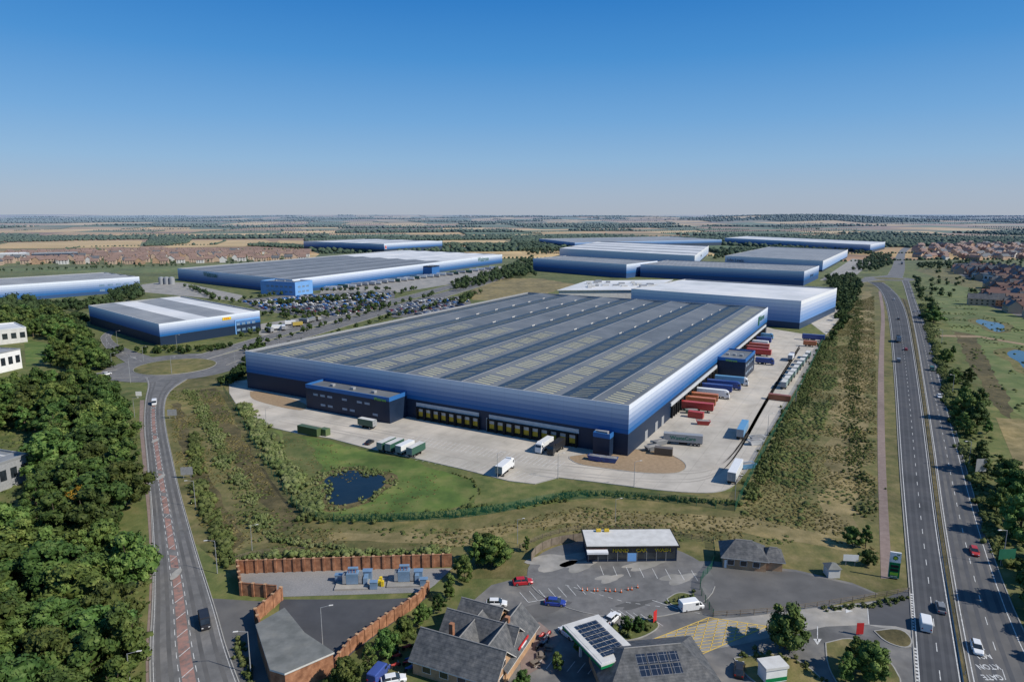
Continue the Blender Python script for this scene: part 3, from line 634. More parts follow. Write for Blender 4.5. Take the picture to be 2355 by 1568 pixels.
def annex(T,x0,x1,y0,y1,hh,wins=(),m='navy',topm='blue_mid',name='office_annex'):
    b=M(); b.box(x0,x1,y0,y1,0,hh*.45,0); b.box(x0,x1,y0,y1,hh*.45,hh-1.0,1)
    t=.35
    for bx in ((x0-.05,x1+.05,y0-.05,y0+t),(x0-.05,x1+.05,y1-t,y1+.05),(x0-.05,x0+t,y0+t,y1-t),(x1-t,x1+.05,y0+t,y1-t)): b.box(*bx,hh-1.6,hh,2)
    q=part(name,b.mesh(name,[m,m,topm,'roof_dark']),T)
    r=M(); r.box(x0+t+.01,x1-t-.01,y0+t+.01,y1-t-.01,hh-.999,hh-.8); part('roof',r.mesh('roof',['roof_light']),q)
    for (wx0,wx1,wy0,wy1,z0,z1) in wins:
        wm=M(); wm.box(wx0,wx1,wy0,wy1,z0,z1,0); part('window',wm.mesh('window',['glass_sky']),q)
    for i in range(3):
        u=M(); xx=x0+(x1-x0)*.4; yy=y0+(y1-y0)*(.25+.25*i); u.bbox(xx,xx+1.6,yy,yy+1.6,hh-.79,hh+.2); part('roof_unit',u.mesh('roof_unit',['steel']),q)
    return q
y0,y1=yat(WH,897,976,-11),yat(WH,706,945,-11)
wins=[(-11.08,-10.9,y0+2+4*i,y0+4.6+4*i,z,z+.9) for i in range(int((y1-y0-3)/4)) for z in (2.2,6.2) if R.random()<.75]
annex(WH,-11,-.05,y0,y1,10.5,wins)
annex(WH,-4,-.05,5,11,8.0)
p0,p1=tloc(WH,1712,874),tloc(WH,1738,851)
x0,x1,yq=p0.x,p1.x,p0.y
wins=[(x0+2+4*i,x0+4.6+4*i,yq-.08,yq+.1,z,z+1.2) for i in range(int((x1-x0-3)/4)) for z in (2.2,6.2)]
annex(WH,x0,x1,yq,-.05,10.5,wins)
text('Waitrose',1.6,(-11.2,y0+4.5,9.2),(0,-1,0),(0,0,1),'lime',WH)
text('Waitrose',1.5,(x0-.12,yq*.5,9.2),(0,-1,0),(0,0,1),'lime',WH)
text('Waitrose',5.2,(lx-24,-.12,13.6),(1,0,0),(0,0,1),'green_sign',WH); b=M(); b.box(lx-37,lx-33,-.3,-.05,10,15.5); part('sign_emblem',b.mesh('sign_emblem',['green_sign']),WH)
DR=M(); DR.box(-1.9,-1.35,-.9,0,.2,4.6); DR.box(1.35,1.9,-.9,0,.2,4.6); DR.box(-1.9,1.9,-.9,0,4.6,5.1); DRm=DR.mesh('dock_shelter',['black']); dd=M(); dd.box(-1.3,1.3,-.12,0,1.2,4.55); DRd=dd.mesh('dock_door',['offwhite'])
xx=52
while xx<lx-8:
    if xx<x0-3 or xx>x1+3: q=part('loading_dock',DRm,WH,(xx,-.02,0)); part('door',DRd,q)
    xx+=6.2
for a_,b_ in ((49,x0-2),(x1+4,lx-6)): b=M(); b.box(a_,b_,-.5,-.02,5.15,6.6); part('dock_canopy',b.mesh('dock_canopy',['dock_grey']),WH)
for xx in (18,30,38):
    b=M(); b.box(xx,xx+3,-.1,-.02,0,3.6); part('door',b.mesh('door',['steel']),WH)
W2=warehouse((1843,692),(1843,757),(1452,664),(1925,662),label='tall pale warehouse with white upper cladding and grey roof',bays=3,mats=('roof_white','roof_white'),axis='y',top=(.80,.82,.85),low=.22,midc=(.13,.27,.56),dark=(.03,.06,.12))
W3=warehouse((1850,624),(1850,657),(1473,608),(1884,611),label='long blue banded warehouse with grey roof',bays=5,axis='y',mats=('roof_mid','roof_mid'),low=.35,dark=(.02,.07,.2))
W4=warehouse((1441,608),(1441,640),(1226,594),(1512,600),label='blue warehouse with grey end wall',bays=4,axis='y',mats=('roof_mid','roof_mid'),low=.35,dark=(.02,.07,.2))
W5=warehouse((1598,588),(1598,614),(1287,571),(1630,565),label='pale warehouse with white roof and dark lettering',bays=4,axis='y',mats=('roof_white','roof_mid'),top=(.78,.8,.83),low=.1,midc=(.36,.46,.64))
W6=warehouse((1893,600),(1893,625),(1668,588),(1950,574),label='pale warehouse with grey roof and dark lettering',bays=4,axis='y',mats=('roof_mid','roof_mid'),top=(.75,.77,.8),low=.15,midc=(.22,.36,.62))
W7=warehouse((2002,563),(2002,582),(1667,547),(2036,556),label='long white roofed warehouse with pale blue walls',bays=4,axis='y',mats=('roof_white','roof_white'),low=.3)
W8=warehouse((1322,558),(1322,573),(1240,549),(1660,551),label='distant blue banded warehouse',bays=3,mats=('roof_mid','roof_mid'),low=.5,top=(.35,.5,.75))
W9=warehouse((883,561),(883,583),(698,555),(1017,554),label='distant blue warehouse with white roof and red sign',bays=3,mats=('roof_white','roof_mid'))
W10=warehouse((672,643),(672,676),(408,617),(1155,585),label='long blue banded warehouse with grey and white roof',bays=6,mats=('roof_grey2','roof_mid','roof_white'),split=.62,low=.2,dark=(.02,.07,.19))
W11=warehouse((365,745),(365,797),(203,702),(597,714),label='blue banded depot with striped grey and white roof',bays=2,axis='y',mats=('roof_mid','roof_white'))
W12=warehouse((-110,664),(-110,704),None,(320,636),D=(240,626),label='blue banded warehouse with grey roof',bays=4,mats=('roof_mid','roof_mid'),low=.2,dark=(.02,.07,.19))
def wtext(W,s,size,fx,zf,m,face='y',wf=1.0):
    T=W[0]; k=T['kx']
    if face=='y': return text(s,size,(W[1]*fx,-.15,W[3]*zf),(1,0,0),(0,0,1),m,T,wfac=wf)
    y=W[2]*(1-fx); return text(s,size,(-.3+k*y,y,W[3]*zf),(-k,-1,0),(0,0,1),m,T,wfac=wf)
wtext(W5,'John Lewis',8,.13,.6,'navy','x',1.0); wtext(W5,'John Lewis',6,.4,.55,'navy','y')
wtext(W6,'John Lewis',7,.18,.6,'navy','x'); wtext(W3,'John Lewis',5,.5,.5,'navy','y')
wtext(W10,'Waitrose',8,.35,.75,'green_sign','x'); wtext(W10,'Waitrose',10,.86,.72,'green_sign','y')
T=W11[0]; b=M(); b.box(W11[1]*.64-3.2,W11[1]*.64+3.2,-.3,-.05,10.9,12.7); q=part('sign',b.mesh('sign',['yellow']),T); text('DHL',1.5,(W11[1]*.64,-.36,11.8),(1,0,0),(0,0,1),'red',q,wfac=1.4)
T=W9[0]; b=M(); b.box(2,8,-.5,-.1,W9[3]*.45,W9[3]*.85); q=part('sign',b.mesh('sign',['white']),T); b=M(); b.box(3,7,-.8,-.55,W9[3]*.5,W9[3]*.8); part('sign_emblem',b.mesh('sign_emblem',['red']),q)
def wgrid(T,a0,a1,zs,step,w,hh,m='glass_sky',off=.08):
    for i in range(int((a1-a0)/step)):
        for z in zs:
            b=M(); a=a0+i*step; b.box(a,a+w,-off,-.01,z,z+hh); part('window',b.mesh('window',[m]),T)
wgrid(W11[0],W11[1]*.74,W11[1]*.98,(2,6),4,2.6,1.6)
b=M(); b.box(W11[1]*.72,W11[1]*.73,-.4,-.01,.1,W11[3]*.7); b.box(W11[1]*.731,W11[1]*.99,-.3,-.01,W11[3]*.62,W11[3]*.7); part('entrance_frame',b.mesh('entrance_frame',['blue_light']),W11[0])
wgrid(W12[0],W12[1]*.75,W12[1]*.98,(3,8),8,5,2)
annexT=W10[0]
annex(annexT,-14,12,-16,30,14,[( -14.1,-13.9,-12+6*i,-8+6*i,z,z+1.8) for i in range(6) for z in (3,8)]+[(-10+6*i,-6+6*i,-16.1,-15.9,z,z+1.8) for i in range(3) for z in (3,8)],m='blue_light',topm='blue_light')
annex(annexT,W10[1]*.5,W10[1]*.5+20,-14,-.05,12,m='blue_mid',topm='navy')
def block(a_,b_,depth,hh,wm,rm,label,name='building',cat='building',wins=0):
    a=g(*a_);b=g(*b_);d=b-a; T=thing(name,label,cat,a,math.atan2(d.y,d.x)); L=d.length
    w=M(); w.box(0,L,0,depth,0,hh); part('wall',w.mesh('wall',[wm]),T)
    r=M(); t=.3
    r.box(-.1,L+.1,-.1,t,hh+.01,hh+.7); r.box(-.1,L+.1,depth-t,depth+.1,hh+.01,hh+.7); r.box(-.1,t,t,depth-t,hh+.01,hh+.7); r.box(L-t,L+.1,t,depth-t,hh+.01,hh+.7); r.box(t,L-t,t,depth-t,hh+.01,hh+.15); part('roof',r.mesh('roof',[rm]),T)
    for i in range(wins):
        b=M(); x=L*(i+.2)/wins; b.box(x,x+L/wins*.6,-.08,-.01,hh*.35,hh*.75); part('window',b.mesh('window',['glass']),T)
    return T,L
def footprint(name,pts,hh,wm,rm,label,cat='building',lip=.35):
    pts=[g(u,v,hh) for u,v in pts]; pts=[Vector((p.x,p.y,0)) for p in pts]; c=sum(pts,Vector())/len(pts); T=thing(name,label,cat,c)
    n=len(pts); w=M(); L=[(p-c) for p in pts]
    w.add([(p.x,p.y,0) for p in L]+[(p.x,p.y,hh) for p in L],[(i,(i+1)%n,n+(i+1)%n,n+i) for i in range(n)]); part('wall',w.mesh('wall',[wm]),T)
    r=M(); O=[p*1.03 for p in L]; r.add([(p.x,p.y,hh+.01) for p in O]+[(p.x,p.y,hh+lip) for p in O],[(i,(i+1)%n,n+(i+1)%n,n+i) for i in range(n)],1); r.add([(p.x,p.y,hh+lip) for p in O]+[(p.x,p.y,hh+.01) for p in O],[tuple(range(n)),tuple(range(n,2*n))[::-1]],0); part('roof',r.mesh('roof',[rm,'offwhite']),T); return T
T=footprint('plant_building',[(1285,668),(1350,647),(1545,644),(1480,667)],15,'offwhite','roof_white','low pale plant building with rooftop machinery')
c0=T.location.copy()
for i in range(22):
    p=g(R.uniform(1345,1490),R.uniform(650,664),15)-c0; b=M(); s=R.uniform(1.5,4); b.bbox(p.x,p.x+s*1.6,p.y,p.y+s,15.36,15.36+R.uniform(.8,2.4)); part('roof_unit',b.mesh('roof_unit',['offwhite' if i%3 else 'steel']),T)
block((-90,880),(52,846),28,10,'white','roof_mid','white industrial unit with grey roof',wins=8)
block((-60,800),(64,786),30,9,'offwhite','roof_white','white industrial unit with grey roof',wins=6)
T,L=block((-80,1160),(72,1104),46,8,'steel','roof_mid','grey industrial unit with pale roof among trees',wins=6)
for i in range(6):
    b=M(); x=L*(.1+.145*i); b.box(x,x+.8,6,38,8.16,8.2); part('rooflight',b.mesh('rooflight',['offwhite']),T)
block((-40,602),(70,598),40,12,'steel','roof_white','distant grey commercial building',wins=5)
block((75,600),(180,597),40,12,'navy','roof_mid','distant dark commercial building',wins=5)
block((2235,642),(2290,650),20,8,'offwhite','slate','pale apartment block with grey roof',wins=6)
for u in (372,384,396):
    b=M(); b.cyl((0,0,0),(0,0,8),3.2,3.2,16); b.cyl((0,0,8),(0,0,9),3.2,1,16); solo('storage_tank',b.mesh('storage_tank',['steel']),'round grey steel storage tank beside warehouse','tank',g(u,654),group='round storage tanks')
# ================================================================ HOUSES
def housemesh(w,l,e,r):
    a=M(); a.box(0,l,0,w,0,e); a.add([(0,0,e),(0,w,e),(0,w/2,r),(l,0,e),(l,w,e),(l,w/2,r)],[(0,2,1),(3,4,5)])
    for i in range(int(l/3.5)):
        for z in (1,3.4): a.box(1+i*3.5,2.3+i*3.5,-.06,w+.06,z,z+1.2,1)
    b=M(); o=.4
    b.add([(-o,-o,e-.2),(l+o,-o,e-.2),(l+o,w/2,r+.15),(-o,w/2,r+.15),(-o,w+o,e-.2),(l+o,w+o,e-.2)],[(0,1,2,3),(3,2,5,4)])
    b.box(l*.15,l*.15+1,w/2-.5,w/2+.5,r-.5,r+1.3)
    return a,b
HM=[];HR=[]
HMM=(('brick_tan','tile_brown'),('brick_tan','slate'),('brick_pale','tile_brown'),('brick_red','tile_red'),('offwhite','tile_brown'))
for wm,rm in HMM:
    for (w,l,e,r) in ((8,11,5.2,8.6),(8.5,18,5.4,9)):
        a,b=housemesh(w,l,e,r); HM.append((a.mesh('wall',[wm,'glass']),b.mesh('roof',[rm]))); HR.append((a,b))
MORE=M()
def houses(poly,sp,idx,label,rotb,n,grp,sc=1.0):
    pts=scatter(P(poly),sp,.16); pts=sorted(pts,key=lambda p:p[1])
    for k_,(x,y) in enumerate(pts):
        hi=R.choice(idx); ro=rotb+R.choice((0,0,1.57,.1)); s=sc*R.uniform(.95,1.2)
        if k_<n:
            w_,r_=HM[hi]; T=thing('house',label,'house',(x,y,0),ro,grp,s); part('wall',w_,T); part('roof',r_,T)
        else:
            c,d=math.cos(ro)*s,math.sin(ro)*s; a,b=HR[hi]; m0=(hi//2)
            MORE.add([(x+c*p[0]-d*p[1],y+d*p[0]+c*p[1],p[2]*s) for p in a.v],a.f,(0,0,1,2,3)[m0]); MORE.add([(x+c*p[0]-d*p[1],y+d*p[0]+c*p[1],p[2]*s) for p in b.v],b.f,(4,5,4,6,4)[m0])
sheet('estate_ground',P([(0,613),(330,611),(710,602),(710,578),(430,576),(0,584)]),'grass_olive',.03,'streets and gardens of the housing estate')
sheet('estate_ground',P([(2262,700),(2280,655),(2225,640),(2190,625),(2250,612),(2440,630),(2440,760)]),'asphalt_mid',.055,'streets and gardens of the housing estate')
houses([(0,611),(330,609),(700,600),(700,584),(430,579),(0,586)],29,[0,1,2,0,4,5,8,8],'brown brick house with tiled roof on the estate',.3,150,'houses of the brown brick estate',1.12)
houses([(2275,700),(2290,655),(2235,640),(2200,625),(2250,614),(2440,635),(2440,750)],17,[3,6,7,2,1],'brown brick terraced house with tiled roof',1.05,85,'houses of the red brick estate')
houses([(2130,600),(2360,600),(2500,612),(2500,570),(2250,562),(2100,566)],36,[1,5,6,3,8],'distant red brick house with dark roof',.4,55,'distant estate houses')
solo('houses',MORE.mesh('houses',['brick_tan','brick_pale','brick_red','offwhite','tile_brown','slate','tile_red']),'many more distant brick houses of the estates','houses',kind='stuff')
# ================================================================ VEHICLES
def ringc(x,w,zb,zt,c=.14): return [(x,-w,zb),(x,-w,zt-c),(x,-w+c,zt),(x,w-c,zt),(x,w,zt-c),(x,w,zb)]
def wheelm(r=.33,w=.22):
    t=M(); t.cyl((0,-w/2,0),(0,w/2,0),r,r,14); rm=M(); rm.cyl((0,-w/2-.01,0),(0,w/2+.01,0),r*.6,r*.6,10); return t.mesh('tyre',['tyre']),rm.mesh('rim',['rim'])
WT,WR=wheelm(); WT2,WR2=wheelm(.5,.35)
KIND={}
b=M(); b.loft([ringc(-2.2,.72,.35,.72),ringc(-2.1,.84,.22,.9),ringc(-1.2,.9,.2,.95),ringc(.8,.9,.2,.93),ringc(1.7,.86,.2,.8),ringc(2.15,.78,.25,.68),ringc(2.22,.7,.35,.55)])
b.frus((-1.45,.4),(-.62,.62),1.40,(-1.4,.35),(-.56,.56),1.46)
for sy in (-1,1):
    b.box(.95,1.1,sy*.92-.08,sy*.92+.08,.9,1.05)
    b.frus((-.5,-.42),(sy*.8-.02,sy*.8+.02),.9,(-.5,-.42),(sy*.63-.02,sy*.63+.02),1.41)
gl_=M(); gl_.frus((-2.0,1.15),(-.78,.78),.9,(-1.42,.38),(-.6,.6),1.41)
hd=M(); hd.box(0,.1,-.16,.16,-.07,.07)
KIND['car']=dict(parts=[('body',b.mesh('car_body',['paint']),1),('window',gl_.mesh('car_window',['glass']),0)],wheels=[(1.35,.8),(1.35,-.8),(-1.35,.8),(-1.35,-.8)],wr=.33,hl=(2.16,.55,.62),tl=(-2.24,.6,.7))
b=M(); b.loft([ringc(-2.6,.9,.35,1.95),ringc(-2.5,.97,.25,2.1),ringc(1.0,.97,.25,2.1),ringc(1.3,.95,.25,1.95)]); b.loft([ringc(1.301,.95,.25,1.2),ringc(2.1,.9,.25,1.05),ringc(2.5,.82,.3,.85)])
gl_=M(); gl_.frus((1.3,2.05),(-.86,.86),1.15,(1.1,1.36),(-.8,.8),1.92); gl_.box(.4,1.1,-.985,.985,1.25,1.75)
KIND['van']=dict(parts=[('body',b.mesh('van_body',['paint']),1),('window',gl_.mesh('van_window',['glass']),0)],wheels=[(1.6,.85),(1.6,-.85),(-1.6,.85),(-1.6,-.85)],wr=.36,hl=(2.46,.6,.75),tl=(-2.64,.75,.9))
sm=M(); sm.loft([ringc(-2.15,.8,.25,.8),ringc(-1.2,.88,.2,.95),ringc(.9,.88,.2,.93),ringc(2.15,.76,.25,.65)]); sm.frus((-1.9,1.1),(-.76,.76),.9,(-1.4,.38),(-.6,.6),1.38,1); sm.frus((-1.42,.4),(-.6,.6),1.381,(-1.38,.36),(-.56,.56),1.45)
SMALL=sm.mesh('parked_car',['paint','glass'])
def trailer_parts(L=13.4,hh=4.0):
    b=M(); b.bbox(-L,0,-1.25,1.25,1.15,hh,.05); c=M(); c.box(-L+.2,-.3,-.9,.9,.85,1.14); c.box(-L*.62,-L*.4,-1.15,1.15,.45,.84); c.box(-2.4,-2.1,-1,1,.1,.84)
    d=M(); d.box(-L-.04,-L-.002,-1.2,-.03,1.2,hh-.1); d.box(-L-.04,-L-.002,.03,1.2,1.2,hh-.1)
    return [('cargo_box',b.mesh('cargo_box',['paint']),1),('chassis',c.mesh('chassis',['black']),0),('rear_door',d.mesh('rear_door',['steel']),0)]
TP=trailer_parts(); TPS=trailer_parts(7.5,3.6)
rp=M(); rp.box(-7.42,-.08,-1.17,1.17,3.601,3.63); RP=rp.mesh('roof_panel',['offwhite'])
cb=M(); cb.loft([ringc(.2,1.2,.9,3.3,.2),ringc(1.9,1.22,.5,3.45,.2),ringc(2.3,1.2,.45,2.3,.15),ringc(2.42,1.12,.45,1.5,.12)]); cb.frus((.3,1.7),(-1.0,1.0),3.44,(.3,.9),(-.95,.95),3.95)
cg=M(); cg.add([(1.98,-1.06,3.2),(1.98,1.06,3.2),(2.36,1.08,2.25),(2.36,-1.08,2.25)],[(0,1,2,3)]); cg.box(1.1,1.85,-1.235,1.235,2.1,2.95)
CAB=[('cab',cb.mesh('cab',['paint']),1),('windscreen',cg.mesh('windscreen',['glass']),0)]
HLM=hd.mesh('headlight',['lamp_white']); hd2=M(); hd2.box(-.03,.07,-.12,.12,-.12,.12); TLM=hd2.mesh('tail_light',['tail_red'])
def vehicle(kind,u,v,ang,col,label,group=None,col2=None,pale=False):
    p=g(u,v,0); z=.08
    nm={'car':'car','van':'van','trailer':'trailer','truck':'lorry','rigid':'lorry','short':'trailer'}[kind]
    T=thing(nm,label,nm,(p.x,p.y,z),ang,group)
    if kind in('car','van'):
        K=KIND[kind]
        for n_,m_,c_ in K['parts']: part(n_,m_,T,color=col if c_ else None)
        for x,y in K['wheels']: w=part('wheel',WT,T,(x,y,K['wr'])); part('rim',WR,w)
        for s in (-1,1):
            part('headlight',HLM,T,(K['hl'][0],s*K['hl'][1],K['hl'][2])); part('tail_light',TLM,T,(K['tl'][0],s*K['tl'][1],K['tl'][2]))
        return T
    L=13.4 if kind in('trailer','truck') else 7.5; off=L/2 if kind in('trailer','short') else L/2-1
    for n_,m_,c_ in (TP if L>10 else TPS): part(n_,m_,T,(off,0,0),color=col if c_ else None)
    if pale and L<10: part('roof_panel',RP,T,(off,0,0))
    for x in ((-L+1.2,-L+2.5,-L+3.8) if L>10 else (-L+1.5,)):
        for y in (-1.05,1.05): w=part('wheel',WT2,T,(off+x,y,.5)); part('rim',WR2,w)
    if kind in('truck','rigid'):
        for n_,m_,c_ in CAB: part(n_,m_,T,(off-.4 if kind=='truck' else off-.2,0,0),color=(col2 or col) if c_ else None)
        for x in ((1.5,-.9) if kind=='truck' else (1.5,)):
            for y in (-1.05,1.05): w=part('wheel',WT2,T,(off+x,y,.5)); part('rim',WR2,w)
    return T
WHT=(.75,.76,.76);BLK=(.015,.016,.02);GRY=(.2,.21,.22);RED=(.42,.03,.025);BLU=(.02,.06,.25);DGN=(.02,.09,.06);SIL=(.42,.43,.45);ORG=(.5,.15,.05);LBL=(.12,.3,.5)
aC=ang; aB=ang+math.pi/2
def rd(road,t0):
    c=road.at(.5); i=int(t0*(len(c)-2)); d=c[i+1]-c[i]; return math.atan2(d.y,d.x)
aR=rd(la,.3)
vehicle('van',355,930,rd(rl,.8)+math.pi,WHT,'white van driving on the hatched road')
vehicle('van',471,1436,rd(rl,.25)+math.pi,BLK,'black pickup style van driving on the road')
for k,u,v,d,c,l in (('car',2240,1272,1,RED,'red car driving on the grey carriageway'),('car',2246,1494,1,WHT,'white car driving on the grey carriageway'),('car',2163,1402,0,GRY,'grey car on the dark carriageway'),('van',2127,1440,0,WHT,'white van on the dark carriageway'),
    ('rigid',2065,786,0,BLK,'dark lorry on the carriageway'),('van',2066,832,0,GRY,'grey van on the carriageway'),('van',2143,852,1,DGN,'green van on the carriageway'),('car',2160,914,1,WHT,'white car on the carriageway'),('car',2083,805,0,RED,'red car on the carriageway'),('car',2104,718,1,SIL,'silver car on the carriageway'),('car',2056,690,0,WHT,'white car on the carriageway'),('rigid',2074,608,0,BLK,'distant dark lorry on the road'),('car',2066,735,0,BLK,'black car on the carriageway'),('car',246,862,0,WHT,'white car waiting at the roundabout')):
    vehicle(k,u,v,aR+(math.pi if d else 0)+(.05),c,l)
perp=aC-math.pi/2
GV_='lorries and trailers in the service yard'
for k,u,v,a,c,c2,l in (
 ('trailer',1570,1022,aB+.25,(.28,.29,.3),None,'grey curtain sided trailer with lettering in the yard'),
 ('trailer',1707,1000,aC+.05,LBL,None,'blue and white trailer parked alone in the yard'),
 ('trailer',1690,1098,aC+.03,WHT,None,'white trailer parked near the yard corner'),
 ('truck',1636,914,perp+.12,WHT,WHT,'white articulated lorry parked beside the wall'),
 ('trailer',1614,924,perp+.12,ORG,None,'orange container trailer beside the warehouse'),
 ('trailer',1608,934,perp+.12,ORG,None,'orange container trailer beside the warehouse'),
 ('trailer',1602,946,perp+.12,RED,None,'red container trailer beside the warehouse'),
 ('trailer',1648,903,perp+.12,BLU,None,'dark blue trailer at the loading docks'),
 ('truck',1682,884,perp+.1,LBL,WHT,'blue articulated lorry with pale cab'),
 ('truck',1664,894,perp+.1,BLU,BLU,'navy articulated lorry at the docks'),
 ('rigid',1758,838,perp,BLU,BLU,'navy rigid lorry beside the annex'),
 ('trailer',1745,818,perp,RED,None,'red trailer parked at the docks'),('trailer',1740,811,perp,(.3,.06,.04),None,'dull red trailer parked at the docks'),('trailer',1742,804,perp,(.4,.08,.05),None,'dull red trailer parked at the docks'),('trailer',1740,797,perp,WHT,None,'white trailer parked at the docks'),('trailer',1748,789,perp,BLU,None,'blue trailer parked at the docks'),('rigid',1760,779,perp,LBL,LBL,'light blue lorry parked at the docks'),
 ('rigid',1819,828,aC,WHT,BLU,'white lorry with blue cab in the yard'),
 ('rigid',1252,1034,aC+math.pi,WHT,WHT,'white lorry backed onto a loading dock'),('rigid',1279,1038,aC+math.pi,BLK,BLK,'dark lorry backed onto a loading dock'),
 ('rigid',1161,1086,aC+.1,WHT,WHT,'white box lorry on the yard edge'),
 ('short',889,1034,aC,DGN,None,'dark green trailer parked on the bay'),('short',908,1037,aC,DGN,None,'dark green trailer parked on the bay'),('short',932,1041,aC,WHT,None,'white trailer parked on the bay'),('short',957,1046,aC,DGN,None,'dark green trailer parked on the bay'),
 ('short',845,984,aB,DGN,None,'dark green trailer near the office'),
 ('trailer',1870,783,perp,BLU,None,'blue container at the yard end'),('short',1862,797,perp,ORG,None,'orange container at the yard end')):
    T=vehicle(k,u,v,a,c,l,GV_,c2,pale=(c==DGN))
    if v==1022: text('WasteCare',1.9,(0,1.27,2.6),(-1,0,0),(0,0,1),'green_box',T)
for i in range(9):
    vehicle('short',1803+i*6.8,892-i*8.6,aC,DGN if i%3 else (.2,.3,.3),'dark green trailer parked along the green fence',GV_,pale=True)
def container(u,v,a,L,col,label,hh=2.6):
    b=M(); b.bbox(-L/2,L/2,-1.2,1.2,.1,hh,.05)
    for i in range(int(L/.6)):
        for s in (-1,1): b.box(-L/2+.3+i*.6,-L/2+.5+i*.6,s*1.2-.04,s*1.2+.04,.3,hh-.25)
    T=thing('shipping_container',label,'container',g(u,v,.07),a); part('body',b.mesh('body',['paint']),T,color=col)
    d=M(); d.box(L/2+.002,L/2+.06,-1.1,-.03,.2,hh-.1); d.box(L/2+.002,L/2+.06,.03,1.1,.2,hh-.1); part('door',d.mesh('door',['paint']),T,color=tuple(c*.8 for c in col))
def skip(u,v,a,col,label,s=1):
    b=M(); b.frus((-2,2),(-1,1),.1,(-2.7,2.7),(-1.15,1.15),1.6); b.box(-2.75,2.75,-1.2,-1.1,1.5,1.7); b.box(-2.75,2.75,1.1,1.2,1.5,1.7)
    c=M(); c.frus((-2.4,2.4),(-.95,.95),1.61,(-1.2,1.2),(-.5,.5),1.9)
    T=thing('skip',label,'skip',g(u,v,.07),a,sc=s); part('body',b.mesh('body',['paint']),T,color=col); part('rubbish',c.mesh('rubbish',['gravel']),T)
container(1792,920,perp,9,(.3,.09,.04),'rust orange shipping container in the yard'); container(712,998,aB,10,(.07,.11,.04),'olive green shipping container near the grass',3)
container(748,1000,aB,3,(.09,.14,.05),'small olive container beside the grass'); container(1526,1045,aB+.2,6,(.1,.08,.06),'brown container under the corner'); container(1600,960,perp,6,RED,'red container beside the wall')
for i,(u,v,c) in enumerate(((1370,1058,BLU),(1386,1060,BLU),(1402,1062,(.03,.1,.3)),(1617,976,RED),(1590,950,DGN),(1575,942,DGN),(1741,1012,(.5,.5,.5)),(1738,1022,(.6,.6,.6)),(1718,1076,LBL),(1500,1035,GRY),(1518,1022,GRY),(1545,1005,(.3,.3,.28)))): skip(u,v,aB+.1*i,c,'open steel skip standing in the yard')
vehicle('car',850,1020,aC+.2,BLK,'black car crossing the front yard')
for k,u,v,a,c,l in (('car',1202,1342,.15,(.45,.01,.02),'red car parked beside the grass'),('car',1277,1390,-.15,(.02,.05,.3),'blue car in the marked bay'),('van',1590,1400,.25,WHT,'small white van crossing the forecourt'),('car',1142,1392,.0,WHT,'white car parked behind the restaurant'),('car',1408,1426,.9,WHT,'white car near the canopy'),('car',1388,1440,.9,SIL,'silver car near the canopy'),('car',1306,1460,2.2,WHT,'white car waiting beside the canopy'),('car',1700,1545,1.2,BLK,'black car beside the shop'),('van',872,1555,1.2,(.04,.08,.3),'blue van parked beside the restaurant'),('car',905,1568,.3,WHT,'white car parked beside the restaurant')):
    vehicle(k,u,v,a,c,l)
mb=M(); mb.loft([ringc(-.8,.12,.7,.85,.04),ringc(-.2,.18,.5,.8,.05),ringc(.3,.2,.4,.95,.06),ringc(.75,.12,.6,.9,.04)]); MB=mb.mesh('body',['paint'])
mb=M(); mb.cyl((.55,-.4,1.05),(.55,.4,1.05),.03,.03,6); mb.cyl((.5,0,1.05),(.8,0,.3),.04,.04,6); MH=mb.mesh('handlebar',['steel'])
def motorcycle(u,v,a,col):
    T=thing('motorcycle','parked motorcycle with coloured fairing beside the restaurant','motorcycle',g(u,v,.08),a,'motorcycles parked outside the restaurant')
    part('body',MB,T,color=col); part('handlebar',MH,T)
    for x in (-.7,.75): part('wheel',WT,T,(x,0,.33),sc=(1,.6,1))
for i in range(9): motorcycle(1200+i*3.2+R.uniform(-2,2),1412+i*4.4,.6,R.choice((RED,BLK,BLU,WHT)))
for i in range(8): motorcycle(1248+R.uniform(-10,14),1462+i*4,.9,R.choice((RED,BLK,RED,GRY)))
for i in range(8): motorcycle(915+R.uniform(-22,30),1492+i*7,.5,R.choice((RED,BLK,RED,BLU)))
CC=[WHT,BLK,GRY,SIL,(.25,.02,.02),BLU,(.05,.06,.08),(.1,.1,.11),(.6,.6,.62),(.03,.08,.2)]
sheet('car_park',P([(548,690),(690,676),(910,668),(905,700),(790,733),(700,728),(600,715)]),'asphalt_mid',.05,'asphalt staff car park','car park')
sheet('car_park',P([(880,715),(960,688),(1075,680),(1085,700),(1000,727),(905,730)]),'asphalt_mid',.05,'asphalt car park beside the warehouse','car park')
sheet('yard',P([(735,680),(740,660),(950,640),(1150,612),(1170,625),(1060,650),(920,672)]),'concrete_b',.045,'concrete lorry yard','yard')
sheet('yard',P([(595,770),(600,745),(760,720),(790,735),(620,775)]),'concrete_b',.055,'concrete yard beside the depot','yard')
sheet('yard',P([(360,650),(420,650),(560,680),(545,692),(330,672),(322,655)]),'concrete_b',.055,'concrete yard between warehouses','yard')
sheet('yard',P([(1860,740),(1930,705),(1945,715),(1900,770)]),'concrete',.05,'concrete yard beside pale warehouse','yard')
sheet('yard',P([(1885,645),(1960,595),(2010,600),(1960,640)]),'concrete_b',.05,'distant concrete yard','yard')
